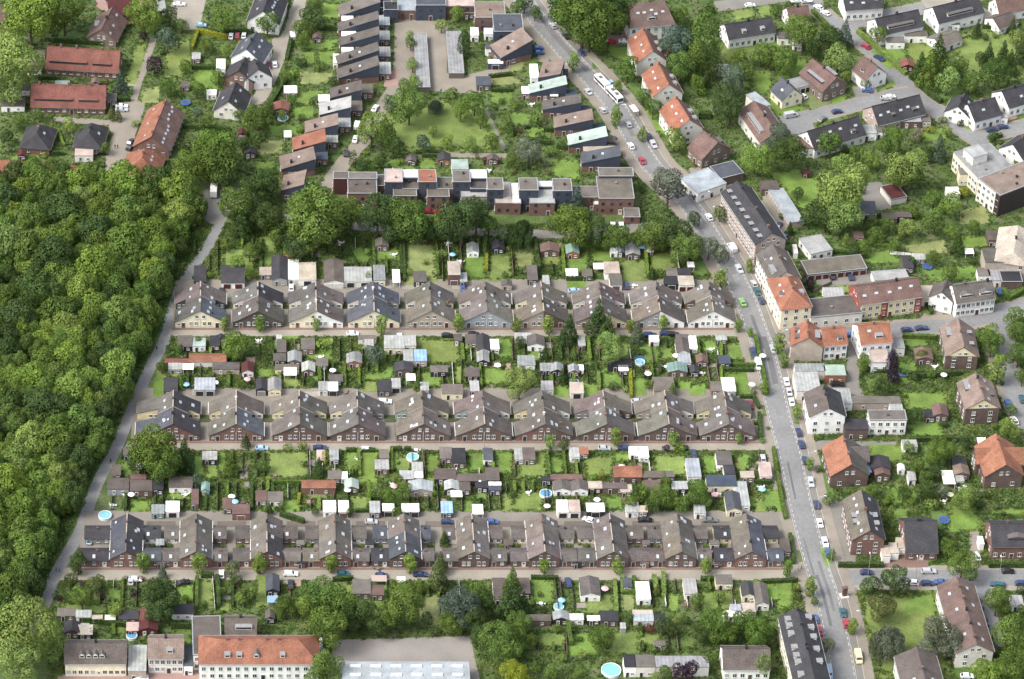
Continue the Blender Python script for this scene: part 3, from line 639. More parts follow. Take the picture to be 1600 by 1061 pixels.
def hedge(pts, w_=1.0, h=1.6, col='m', desc=None):
    """clipped hedge along survey points (given at the foot)"""
    line = [P(x, y) for x, y in pts]; r = np.random.RandomState(int(pts[0][0]*7+pts[0][1])); b = MB(); Q = []
    org = line[0].copy()
    for a_, c_ in zip(line[:-1], line[1:]):
        d = c_-a_; L = d.length; d.normalize(); n_ = Vector((-d.y, d.x, 0)); occupy([a_+n_*w_*.5, a_-n_*w_*.5, c_-n_*w_*.5, c_+n_*w_*.5])
        e0 = a_-org-d*.1; e1 = c_-org+d*.1; ww = w_*.42
        vs = []
        for z, q in ((0, .9), (h-.12, 1.0)):
            for e_ in (e0, e1):
                for s in (-1, 1): vs.append(e_+n_*s*ww*q+Vector((0,0,z)))
        b.add(vs, [(4,5,7,6),(0,4,6,2),(1,3,7,5),(0,1,5,4),(2,6,7,3)])
        N = int(L*(w_+2*h)*9); N = min(N, 2500)
        for _ in range(N):
            t = r.rand()*L; u = r.rand()*(w_+2*h)
            if u < h: off, z, nn = -ww-.04, u, -n_
            elif u < h+w_: off, z, nn = (u-h)-w_/2, h-.08+r.rand()*.12, Vector((0,0,1))
            else: off, z, nn = ww+.04, u-h-w_, n_
            c0 = e0+d*t+n_*off+Vector((0,0,z)); nn = (nn+Vector(r.normal(size=3))*.5).normalized(); t1 = nn.orthogonal().normalized(); t2 = nn.cross(t1); s = .16+.1*r.rand()
            Q.append((c0-t1*s, c0-t2*s, c0+t1*s, c0+t2*s))
    vs = [v for q in Q for v in q]; b.add(vs, [tuple(range(4*i, 4*i+4)) for i in range(len(Q))])
    o = part("hedge", b.mesh("hedge", "hedge_leaf"), None, GREENS[col], org)
    tag(o, desc or f"clipped {GN[col]} hedge", "hedge"); return o
# ------------------------------------------------------------------ cars and other small things
def car_meshes(kind):
    L, W_, prof, win = dict(
      hatch=(4.0, 1.7, [(0,.35),(0,.75),(.9,.9),(1.55,1.42),(3.2,1.47),(3.85,.95),(4.0,.8),(4.0,.35)], (1.0,1.5,3.25,3.75)),
      saloon=(4.6, 1.76, [(0,.35),(0,.72),(1.25,.88),(2.0,1.36),(3.2,1.38),(3.85,.98),(4.6,.92),(4.6,.35)], (1.35,1.95,3.25,3.85)),
      estate=(4.7, 1.78, [(0,.35),(0,.75),(1.2,.9),(1.9,1.42),(4.2,1.45),(4.6,.95),(4.7,.8),(4.7,.35)], (1.3,1.85,4.25,4.55)),
      van=(5.2, 1.95, [(0,.4),(0,1.0),(.7,1.15),(1.3,1.95),(1.5,2.05),(5.1,2.1),(5.2,1.9),(5.2,.4)], (.8,1.25,1.5,2.6)))[kind]
    def build():
        b = MB()
        n = len(prof)
        # two rails: low body at full width, cabin tucked in
        def wid(z): return W_/2 if z < 1.0 else W_/2*(.86 if kind != 'van' else .95)
        vs = [(x-L/2, -wid(z), z) for x, z in prof]+[(x-L/2, wid(z), z) for x, z in prof]
        b.add(vs, [tuple(range(n-1,-1,-1)), tuple(range(n,2*n))]+[(i,(i+1)%n,(i+1)%n+n,i+n) for i in range(n)])
        body = b.mesh("body", "car_paint")
        g = MB(); z0 = .93 if kind != 'van' else 1.25; ztop = prof[3][1]-.06 if kind != 'van' else 1.85
        def P2(x, s, z): return (x-L/2, s*wid(1.2)*(1.015+ (z<1.0)*.12), z)
        xa, xb, xc, xd = win
        if kind == 'van': xd = xc = 2.3
        for s in (-1, 1):
            q = [P2(xa+.15,s,z0), P2(xd-.1,s,z0), P2(xc-.05,s,ztop), P2(xb+.1,s,ztop)]; g.add(q, [(0,1,2,3) if s < 0 else (3,2,1,0)])
        def scr(i, j, f0=.12, f1=.9):
            (x0,z_0),(x1,z_1) = prof[i], prof[j]; dx, dz = x1-x0, z_1-z_0; l_ = math.hypot(dx, dz); nx, nz = -dz/l_*.02, dx/l_*.02
            pa = (x0+dx*f0-L/2+nx, z_0+dz*f0+nz); pb = (x0+dx*f1-L/2+nx, z_0+dz*f1+nz); wa = wid(1.2)*.9
            g.add([(pa[0],-wa,pa[1]),(pa[0],wa,pa[1]),(pb[0],wa*.95,pb[1]),(pb[0],-wa*.95,pb[1])], [(0,3,2,1)])
        scr(2, 3); 
        if kind != 'van': scr(4, 5)
        glass = g.mesh("window", "glass")
        wl = MB(); N = 10
        wl.add([(.31*math.cos(6.283*i/N), -.1, .31*math.sin(6.283*i/N)) for i in range(N)]+[(.31*math.cos(6.283*i/N), .1, .31*math.sin(6.283*i/N)) for i in range(N)], [tuple(range(N)), tuple(range(2*N-1,N-1,-1))]+[(i,i+N,(i+1)%N+N,(i+1)%N) for i in range(N)])
        wheel = wl.mesh("wheel", "rubber")
        h = MB(); h.box(-.03,.03,-.18,.18,-.08,.08); hl = h.mesh("headlight", "white_frame"); t = MB(); t.box(-.03,.03,-.15,.15,-.09,.09); tl = t.mesh("tail_light", "lamp_red")
        return L, W_, body, glass, wheel, hl, tl
    return cached(("car", kind), build)
CARN = dict(w='white', k='black', n='dark blue', s='silver', g='grey', r='red', b='blue', t='dark teal', G='bright green', c='cream', v='dark red', l='light blue', Y='pale yellow')
CARC = dict(w=(.75,.76,.77), k=(.015,.016,.02), n=(.03,.045,.11), s=(.42,.44,.46), g=(.13,.14,.15), r=(.36,.03,.045), b=(.05,.10,.27), t=(.03,.1,.12), G=(.2,.38,.13), c=(.6,.55,.4), v=(.18,.02,.03), l=(.3,.45,.6), Y=(.78,.62,.36))
KD = dict(hatch='hatchback', saloon='saloon car', estate='estate car', van='van')
def car(px, py, ang, c='s', kind='hatch', full=None):
    """px, py middle of the car; ang: heading in degrees, 0 = along +x, counter-clockwise on the land"""
    L, W_, body, glass, wheel, hl, tl = car_meshes(kind); p = P(px, py, .7)
    nm = "parked_van" if kind == 'van' else "parked_car"
    root = empty(nm, (p.x, p.y, .02), R(ang+180)); tag(root, f"{CARN[c]} {KD[kind]}", "van" if kind == 'van' else "car", full=full)
    part("body", body, root, CARC[c]); part("windows", glass, root)
    for x in (-L/2+.85, L/2-.85):
        for s in (-1, 1): part("wheel", wheel, root, None, (x, s*(W_/2-.09), .31))
    for s in (-1, 1):
        part("headlight", hl, root, None, (-L/2-.005, s*.6, .66)); part("tail_light", tl, root, None, (L/2+.005, s*.62, .74 if kind != 'van' else 1.0))
    occ_local((p.x,p.y), R(ang), -L/2, L/2, -W_/2, W_/2)
    return root
def pool(px, py, rm, wc='u', desc="round above-ground pool with blue water", water=(.12,.5,.62), rim=(.7,.72,.74), h=.9):
    p = P(px, py, h); root = empty("garden_pool", (p.x, p.y, 0)); tag(root, desc, "pool")
    b = MB(); N = 28; r0, r1 = rm, rm-.18
    ring = lambda r, z: [(r*math.cos(6.283*i/N), r*math.sin(6.283*i/N), z) for i in range(N)]
    b.add(ring(r0,0)+ring(r0,h)+ring(r1,h)+ring(r1,.1), [(i,(i+1)%N,(i+1)%N+N,i+N) for i in range(N)]+[(i+N,(i+1)%N+N,(i+1)%N+2*N,i+2*N) for i in range(N)]+[(i+2*N,(i+1)%N+2*N,(i+1)%N+3*N,i+3*N) for i in range(N)])
    part("pool_wall", b.mesh("pool_wall", "painted"), root, rim)
    b = MB(); b.add(ring(r1+.01,h-.15), [tuple(range(N))]); part("water", b.mesh("water", "pool_water"), root, water)
    occupy([(p.x+rm*math.cos(t*.785), p.y+rm*math.sin(t*.785)) for t in range(8)]); return root
def trampoline(px, py, rm=1.7):
    p = P(px, py, .8); root = empty("trampoline", (p.x, p.y, 0)); tag(root, "round trampoline with blue rim", "trampoline"); N = 20
    ring = lambda r, z: [(r*math.cos(6.283*i/N), r*math.sin(6.283*i/N), z) for i in range(N)]
    b = MB(); b.add(ring(rm,.8)+ring(rm-.35,.8), [(i,(i+1)%N,(i+1)%N+N,i+N) for i in range(N)]); part("rim_pad", b.mesh("rim_pad", "painted"), root, (.04,.12,.4))
    b = MB(); b.add(ring(rm-.35,.78), [tuple(range(N))]); part("mat", b.mesh("mat", "painted"), root, (.05,.08,.16))
    for i in range(6):
        a_ = i*1.047; b = MB(); b.cyl(rm*.97*math.cos(a_), rm*.97*math.sin(a_), 0, 2.4, .04, n=5); part("post", b.mesh("post", "steel"), root)
def parasol(px, py, c='w', r_=1.15):
    p = P(px, py, 2.2); root = empty("parasol", (p.x, p.y, 0)); tag(root, f"{dict(w='white',c='cream',p='pink',u='light blue',Y='yellow',r='red')[c]} parasol", "parasol")
    N = 8; b = MB(); b.add([(r_*math.cos(6.283*i/N), r_*math.sin(6.283*i/N), 2.1) for i in range(N)]+[(0,0,2.6)], [(i,(i+1)%N,N) for i in range(N)])
    part("canopy", b.mesh("canopy", "cloth"), root, dict(w=(.8,.8,.8), c=(.7,.65,.5), p=(.7,.4,.42), u=(.25,.5,.7), Y=(.8,.6,.1), r=(.55,.08,.06))[c]); part("pole", cached("ppole", lambda: MB().cyl(0,0,0,2.5,.04,n=6).mesh("pole", "steel")), root)
def furniture(px, py, c='w'):
    p = P(px, py, 0); root = empty("garden_table", (p.x, p.y, 0), rnd.uniform(0, 3)); tag(root, f"{dict(w='white', g='grey', T='brown')[c]} garden table", "table")
    def top(): b = MB(); b.cyl(0,0,.68,.73,.7,n=12); return b.mesh("tabletop", "painted")
    part("tabletop", cached("ttop", top), root, c)
    for x, y in ((.4,.4),(-.4,.4),(.4,-.4),(-.4,-.4)): part("leg", cached("tleg", lambda: MB().cyl(0,0,0,.68,.04,n=5).mesh("leg", "painted")), root, c, (x,y,0))
    def ch():
        b = MB(); b.box(-.25,.25,-.25,.25,.42,.47); b.box(-.25,.25,.2,.25,.47,.95)
        for x in (-.22,.2):
            for y in (-.22,.2): b.box(x,x+.03,y,y+.03,0,.42)
        return b.mesh("garden_chair", "painted")
    for i in range(3):
        a_ = i*2.1+rnd.uniform(0,1); o = part("garden_chair", cached("gch", ch), None, c, (p.x+1.15*math.cos(a_), p.y+1.15*math.sin(a_), 0), a_-1.57)
        tag(o, f"{dict(w='white', g='grey', T='brown')[c]} garden chair", "chair", "chairs round garden tables")
def fence(pts, h=1.6, c='T', step=2.5):
    line = [P(x, y) for x, y in pts]; org = line[0].copy(); root = empty("garden_fence", org); tag(root, f"{dict(T='brown', g='grey', w='white', k='dark', d='dark grey')[c]} boarded garden fence", "fence")
    for a_, b_ in zip(line[:-1], line[1:]):
        d = b_-a_; L = d.length; ang = math.atan2(d.y, d.x); b = MB(); b.box(0, L, -.03, .03, .08, h)
        part("fence_panel", b.mesh("fence_panel", "timber"), root, jit(c, .1), a_-org, ang)
        b = MB()
        for i in range(int(L/step)+1): b.box(i*step-.05, i*step+.05, -.05, .05, 0, h+.08)
        part("posts", b.mesh("posts", "timber"), root, 'd', a_-org, ang)
def person(px, py, rz, coat=(.05,.06,.1), desc="person in dark clothes"):
    def f():
        V = [(0,0,.95),(0,0,1.2),(0,0,1.42),(0,0,1.52),(0,.02,1.64),(0,0,1.74),(-.19,0,1.4),(-.25,.03,1.12),(-.24,-.1,.88),(.19,0,1.4),(.25,-.03,1.12),(.24,.1,.88),(-.1,0,.9),(-.11,-.12,.5),(-.11,-.02,.08),(-.11,-.16,.04),(.1,0,.9),(.11,.14,.5),(.11,.3,.1),(.11,.17,.04)]
        E = [(0,1),(1,2),(2,3),(3,4),(4,5),(2,6),(6,7),(7,8),(2,9),(9,10),(10,11),(0,12),(12,13),(13,14),(14,15),(0,16),(16,17),(17,18),(18,19)]
        me = bpy.data.meshes.new("person"); me.from_pydata(V, E, []); me.materials.append(MATS["cloth"]); o = bpy.data.objects.new("tmp", me); COL.objects.link(o)
        m = o.modifiers.new("s", 'SKIN'); sv = me.skin_vertices[0].data
        for i, r_ in enumerate([.15,.14,.15,.06,.1,.08,.07,.05,.04,.07,.05,.04,.09,.07,.05,.045,.09,.07,.05,.045]): sv[i].radius = (r_, r_)
        sv[0].use_root = True; m2 = o.modifiers.new("u", 'SUBSURF'); m2.levels = 1; m2.render_levels = 1
        dg = bpy.context.evaluated_depsgraph_get(); res = bpy.data.meshes.new_from_object(o.evaluated_get(dg)); bpy.data.objects.remove(o); res.name = "person"
        if not res.materials: res.materials.append(MATS["cloth"])
        return res
    p = P(px, py); o = part("person", cached("person", f), None, coat, p, rz); tag(o, desc, "person")
    h = MB(); N = 8
    h.add([(.1*math.cos(6.283*i/N), .1*math.sin(6.283*i/N)+.02, 1.7) for i in range(N)]+[(.11*math.cos(6.283*i/N), .11*math.sin(6.283*i/N)+.03, 1.64) for i in range(N)]+[(0,.03,1.86)], [(i,i+N,(i+1)%N+N,(i+1)%N) for i in range(N)]+[((i+1)%N,2*N,i) for i in range(N)])
    part("hair", cached("hair", lambda: h.mesh("hair", "painted")), o, rnd.choice([(.04,.025,.015),(.12,.08,.04),(.25,.2,.12)])); return o
def street_lamp(px, py, rz=0):
    p = P(px, py); root = empty("street_lamp", p, rz); tag(root, "tall grey curved-arm street lamp", "street lamp", "street lamps along the roads")
    def po(): b = MB(); b.tube((0,0,0),(0,0,7.5),.1,.06); b.tube((0,0,7.5),(1.6,0,8.0),.06,.05); return b.mesh("pole", "steel")
    part("pole", cached("lpole", po), root); part("lamp_head", cached("lhead", lambda: MB().box(1.3,2.1,-.14,.14,7.95,8.1).mesh("lamp_head", "white_frame")), root)
# ================================================================== the land
base = MB(); base.add([(-900,-1200,0),(1100,-1200,0),(1100,1500,0),(-900,1500,0)], [(0,1,2,3)])
struct("ground", base.mesh("ground", "ground_soil"))
PV = (0.23,0.205,0.17); PVg = (0.185,0.175,0.158); PVl = (0.27,0.245,0.205); PVr = (0.18,0.12,0.1); PVp = (0.3,0.2,0.17)
MAIN = smooth_line([P(*q) for q in [(1345,1200),(1319,1061),(1312,1020),(1293,935),(1274,877),(1249,780),(1233,705),(1217,650),(1206,600),(1193,545),(1180,510),(1166,472),(1138,415),(1107,365),(1077,320),(1048,288),(1020,262),(996,225),(968,175),(938,138),(901,100),(862,57),(838,28),(812,-8),(770,-70)]], 5.0)
ribbon(MAIN, -3.7, 3.7, "asphalt", 0.06, "road")
ribbon(MAIN, -6.0, -3.7, "paving", 0.058, "parking_strip", PVg)
ribbon(MAIN, -9.2, -6.0, "paving", 0, "pavement", PV, raised=0.13)
ribbon(MAIN, 3.7, 7.6, "paving", 0, "pavement", PV, raised=0.13)
for y0_, y1_ in ((905,930),(845,884),(800,836),(755,792),(715,748),(672,700),(628,655),(540,565),(440,452),(395,412),(330,345),(182,200),(102,112)):
    ribbon([p for p in MAIN if y0_ < PIX(p.x, p.y)[1] < y1_] or MAIN[:2], 3.9, 5.1, "lawn_grass", 0, "verge", (0.1,0.13,0.045), raised=0.2)
for y0_, y1_ in ((810,822),(858,880),(640,662),(345,362),(428,440),(725,745),(110,122),(205,222)):
    ribbon([p for p in MAIN if y0_ < PIX(p.x, p.y)[1] < y1_] or MAIN[:2], -5.8, -4.2, "lawn_grass", 0, "verge", (0.1,0.13,0.045), raised=0.16)
for d_ in (-6.15, -3.82, 3.7): ribbon(MAIN, d_, d_+.14, "paving", 0, "kerb", (0.4,0.39,0.37), raised=0.15)
rp = random.Random(5)
for k_ in range(26):
    i = rp.randrange(8, len(MAIN)-8); n_ = rp.randint(1, 4); o_ = rp.uniform(-3, 1.5); LAYER[0] += .0001
    ribbon(MAIN[i:i+n_+1], o_, o_+rp.uniform(.6, 2.2), "paving", .062+k_*.00005, "asphalt_patch", rp.choice(((.12,.12,.12),(.19,.188,.182),(.145,.143,.14))), occ=False)
b = MB(); acc = 0.0
for off in (-3.25, 3.2):
    ln = offset(MAIN, off); acc = 0
    for i in range(len(ln)-1):
        p, q = ln[i], ln[i+1]; L = (q-p).length; d = (q-p)/L; n_ = Vector((-d.y, d.x, 0))
        t = 0
        while t < L:
            s = (acc+t) % (2.6 if off != -0.6 else 9)
            if s < .05 or t == 0:
                pass
            t += .5
            if s < (1.2 if off != -0.6 else 2.2):
                a0 = p+d*(t-.5); a1 = p+d*min(t, L); b.add([(v.x, v.y, .065) for v in (a0-n_*.09, a1-n_*.09, a1+n_*.09, a0+n_*.09)], [(0,1,2,3)])
        acc += L
struct("road_markings", b.mesh("road_markings", "line_paint"))
def road(pts, w_, name="road", mat="asphalt", c=None, z=None, side=0, sc=PV):
    LAYER[0] += .0008; l = smooth_line([P(*q) for q in pts], 5)
    ribbon(l, -w_/2, w_/2, mat, z or LAYER[0], name, c)
    if side:
        for s in (-1, 1): ribbon(l, s*w_/2, s*(w_/2+side), "paving", (z or LAYER[0])-.001, "pavement", sc)
    return l
# the lane beside the wood
road([(40,990),(71,940),(82,907),(100,875),(125,830),(140,787),(157,745),(180,705),(205,642),(232,580),(256,535),(265,502),(277,460),(300,420),(325,385),(343,348)], 3.9, "woodland_lane", "asphalt")
area([(318,298),(332,288),(352,292),(400,296),(398,312),(366,322),(350,350),(333,352),(314,344)], "paving", PVg, "car_park")
# rows of miners' houses stand on paved strips
area([(272,436),(1150,436),(1158,514),(268,514)], "paving", (0.2,0.182,0.155), "yard_paving"); area([(266,513),(1166,513),(1178,525.5),(262,525.5)], "paving", PVl, "street")
area([(212,606),(1184,606),(1186,690),(204,690)], "paving", (0.2,0.182,0.155), "yard_paving"); area([(200,689),(1205,689),(1209,703.5),(193,703.5)], "paving", PVl, "street")
area([(132,798),(1226,798),(1232,888),(120,888)], "paving", (0.2,0.182,0.155), "yard_paving"); area([(100,887),(1258,887),(1262,906.5),(92,906.5)], "paving", PVl, "street")
for (x0, x1, y) in ((268,1160,512.6),(204,1192,689.6),(122,1236,887.4)): area([(x0,y),(x1,y),(x1,y+3.2),(x0,y+3.2)], "paving", PVr, "house_front_paving", occ=False)
# other streets
road([(1216,528),(1270,516),(1330,521),(1400,514),(1440,512),(1500,504),(1560,490),(1620,474)], 7, side=1.5)
road([(1560,492),(1563,530),(1568,570),(1583,610),(1600,650),(1630,700)], 6.5, side=2)
road([(1282,904),(1340,903),(1450,903),(1630,903)], 7.2, side=2.2, sc=PVl)
road([(1232,-40),(1272,8),(1312,42),(1340,60),(1370,86),(1395,112),(1425,146),(1462,172),(1500,200),(1530,220),(1563,242),(1620,275)], 6.6, c=None, side=1.2)
road([(1316,40),(1350,32),(1400,21),(1475,5),(1540,-12)], 6, side=1.2)
road([(1425,144),(1375,153),(1312,171),(1255,184),(1222,190)], 6.5, side=1)
road([(1535,212),(1570,205),(1620,192)], 6.5, side=1.2)
road([(1118,10),(1160,5),(1230,-6)], 7, "road", "paving", PVg)
area([(1222,182),(1262,176),(1275,205),(1242,214),(1222,202)], "asphalt", None, "turning_place")
road([(629,30),(628,90),(622,130),(603,160),(585,190),(565,222),(545,245),(527,268),(512,292),(500,308)], 6, "lane", "paving", PV)
road([(350,318),(420,336),(500,350),(620,356),(760,362),(870,366),(960,360),(1060,350),(1092,344)], 5, "lane", "paving", PVg)
area([(622,30),(698,34),(700,48),(698,114),(726,118),(800,100),(802,112),(765,126),(748,147),(662,142),(610,152),(620,130)], "paving", PV, "garage_court")
road([(470,-12),(462,25),(454,50),(438,82),(424,115),(408,150),(392,172)], 5.5, "lane", "paving", PVl)
area([(425,60),(452,55),(440,78),(424,78)], "paving", PVl)
area([(163,272),(192,272),(205,235),(214,205),(226,168),(226,160),(196,158),(182,170),(180,188),(84,182),(84,190),(168,196),(176,210),(166,240)], "paving", PV, "street")
road([(208,162),(212,145),(218,125),(226,105),(232,85),(240,60)], 2.6, "footpath", "paving", PV); road([(188,133),(213,133)], 1.5, "footpath", "paving", PVl)
area([(262,18),(275,-10),(324,-10),(311,46),(284,47)], "paving", PVl, "car_park"); area([(150,-5),(240,-5),(240,15),(200,40),(150,10)], "paving", PVp)
road([(757,168),(768,195),(788,234)], 2.2, "footpath", "paving", PVg); area([(640,237),(792,240),(792,247),(700,246)], "paving", PV, "footpath")
area([(1180,322),(1200,299),(1236,356),(1214,372),(1196,345)], "paving", PV, "garage_court"); area([(1276,430),(1358,422),(1364,440),(1300,448),(1276,444)], "paving", PVg, "garage_court")
area([(1352,286),(1376,284),(1394,314),(1392,326),(1362,330),(1345,305)], "paving", PVg, "garage_court")
area([(1325,518),(1345,520),(1342,600),(1352,622),(1322,618),(1288,604),(1322,586)], "paving", PVg, "back_yard"); area([(1262,688),(1400,690),(1400,698),(1290,706),(1262,700)], "paving", PVg, "back_yard")
area([(1378,868),(1450,868),(1450,887),(1378,887)], "paving", PVr, "driveway"); area([(1290,775),(1330,790),(1338,884),(1308,884)], "paving", PVg, "driveway")
area([(1306,926),(1318,914),(1340,918),(1336,950),(1352,1000),(1366,1075),(1334,1075),(1322,1000),(1312,962)], "paving", PVg, "pavement")
area([(1515,830),(1530,830),(1532,888),(1514,888)], "paving", PV, "driveway"); area([(1522,914),(1548,914),(1570,1010),(1556,1012)], "paving", (0.2,0.2,0.21), "driveway")
area([(522,1000),(735,994),(742,1030),(752,1070),(510,1070)], "paving", (0.235,0.215,0.2), "paved_court"); area([(198,1040),(330,1040),(330,1090),(90,1090),(90,1056)], "paving", PVp, "pavement")
area([(955,352),(1012,348),(1014,364),(955,366)], "paving", PVg, "car_park"); area([(1076,262),(1150,262),(1160,325),(1126,335),(1095,315)], "paving", PV, "forecourt")
area([(1242,150),(1262,142),(1298,162),(1270,172)], "lawn_grass", (0.14,0.17,0.07), "driveway"); area([(1330,136),(1368,132),(1372,148),(1338,152)], "paving", PVg, "driveway")
area([(836,78),(856,86),(860,100),(842,96)], "paving", PV, "driveway"); area([(946,48),(985,48),(985,70),(946,70)], "paving", PVp, "driveway"); area([(925,108),(958,108),(970,140),(950,140)], "paving", PVg, "parking_bay")
area([(1436,500),(1462,466),(1474,492),(1556,482),(1556,488),(1470,500)], "paving", PV, "pavement"); area([(600,120),(622,105),(622,134),(600,136)], "paving", PVp, "driveway")
area([(1560,182),(1582,172),(1590,184),(1572,190)], "paving", PVp, "driveway"); area([(1438,0),(1500,-10),(1560,26),(1540,34),(1500,20),(1455,22)], "paving", PVl, "forecourt")
for g_ in ((590,428,612,450),(628,440,650,452),(706,438,740,452),(955,446,1000,452),(300,600,345,618),(476,612,520,620)): area(rect(*g_), "paving", PVl, "yard_paving", occ=False)
# wild strip between wood and lane
area([(300,395),(322,372),(331,352),(316,340),(325,318),(300,300),(285,330),(250,420),(222,505),(200,560),(150,680),(100,790),(40,930),(56,944),(84,880),(112,828),(130,780),(150,733),(175,690),(198,632),(226,568),(252,512),(262,480),(275,440)], "verge_plants", None, "verge", occ=False)
LG = {1:(0.125,0.195,0.042), 2:(0.185,0.205,0.08), 3:(0.09,0.145,0.038), 4:(0.15,0.198,0.055)}
for s_ in """605,150 660,147 700,156 745,150 758,172 787,237 620,240 600,215:4|212,72 231,62 222,100 212,132 192,130 205,100:4|196,140 206,136 204,158 196,158:1|262,70 295,58 298,95 280,125 256,120:4|296,110 345,110 340,140 300,138:1|250,135 222,140 215,160 248,162:2
86,48 132,50 132,62 84,62:3|312,205 360,205 358,222 312,222:1|10,245 60,238 62,250 12,252:1|325,215 365,212 365,228 325,230:1|480,62 528,62 522,78 480,76:1|475,82 525,80 520,100 470,100:1|468,112 520,112 515,130 465,132:2|455,142 505,142 498,165 450,162:1|452,168 492,165 488,185 455,188:1|420,195 470,195 465,212 418,212:1|402,220 442,220 440,240 402,242:2|400,252 430,252 428,268 400,266:1|500,5 530,5 530,30 505,30:1|765,120 800,118 818,130 768,134:2|768,145 800,145 798,166 768,160:1|800,95 820,95 818,110 795,112:2|790,175 830,178 825,195 800,195:1|820,200 862,200 858,220 830,218:1|860,250 905,250 905,280 865,278:1|608,250 650,250 650,266 606,264:1|655,250 680,250 680,264 655,264:1|950,70 985,75 985,95 950,88:1|975,125 1005,130 1000,155 985,150:3|1005,170 1040,180 1040,210 1012,205:1|925,95 945,98 942,108 926,108:3
1120,70 1200,60 1208,90 1130,100:4|1175,110 1205,112 1205,140 1180,150:1|1198,65 1225,62 1225,78 1205,80:1|1142,18 1175,12 1178,25 1150,32:4|1182,12 1200,8 1215,20 1190,28:4|1322,20 1370,10 1382,20 1330,32:1|1360,80 1400,70 1420,85 1390,110:1|1400,55 1460,70 1480,110 1440,130 1430,100:4|1480,60 1560,40 1600,60 1600,120 1560,140 1500,110:4|1370,145 1395,125 1400,132 1372,145:1|1200,145 1220,158 1262,168 1240,180 1215,182 1200,170:1|1210,90 1265,95 1270,115 1215,125:1|1300,150 1330,148 1320,158 1300,164:1|1438,205 1475,200 1480,218 1440,222:1|1495,182 1540,190 1545,202 1510,202:1|1440,130 1500,130 1510,160 1470,158:3
1200,270 1260,262 1290,300 1270,330 1240,320 1215,285:1|1250,330 1300,340 1310,360 1260,362:3|1162,225 1180,240 1190,265 1170,250:1|1340,395 1400,390 1405,410 1355,412:1|1410,385 1475,375 1480,395 1420,400:2|1500,330 1545,318 1545,350 1500,350:2|1500,370 1545,368 1545,385 1510,388:1|1440,420 1525,415 1525,435 1460,440:1|1440,330 1460,325 1465,338 1440,342:3|1410,400 1440,398 1440,415 1412,418:4|1280,450 1330,446 1335,455 1282,465:4|1440,475 1458,488 1452,494 1438,486:3|1300,375 1335,395 1330,420 1300,410:3
1410,525 1450,522 1450,540 1412,542:1|1405,565 1432,565 1434,600 1405,600:1|1408,610 1480,612 1478,640 1415,640:1|1420,655 1470,655 1475,682 1425,682:1|1352,695 1415,695 1415,722 1355,725:1|1440,695 1475,700 1480,735 1440,735:3|1480,785 1525,790 1528,830 1490,832:1|1270,715 1290,712 1305,780 1285,775:3|1385,760 1440,770 1430,790 1395,790:1|1395,795 1420,795 1418,815 1390,812:1|1450,790 1480,800 1470,830 1450,825:3|1476,800 1530,800 1532,830 1480,832:1|1545,795 1600,795 1600,805 1545,802:1
1338,922 1470,922 1480,1000 1500,1061 1372,1061 1350,990 1336,955:4|1422,930 1460,926 1462,955 1412,958:1|1480,1040 1540,1035 1530,1061 1490,1061:3|1280,856 1298,858 1300,884 1290,884:1""".replace('\n','|').split('|'):
    pp, c_ = s_.split(':'); area([tuple(map(float, q.split(','))) for q in pp.split()], "lawn_grass", jit(LG[int(c_)], .08), "lawn")
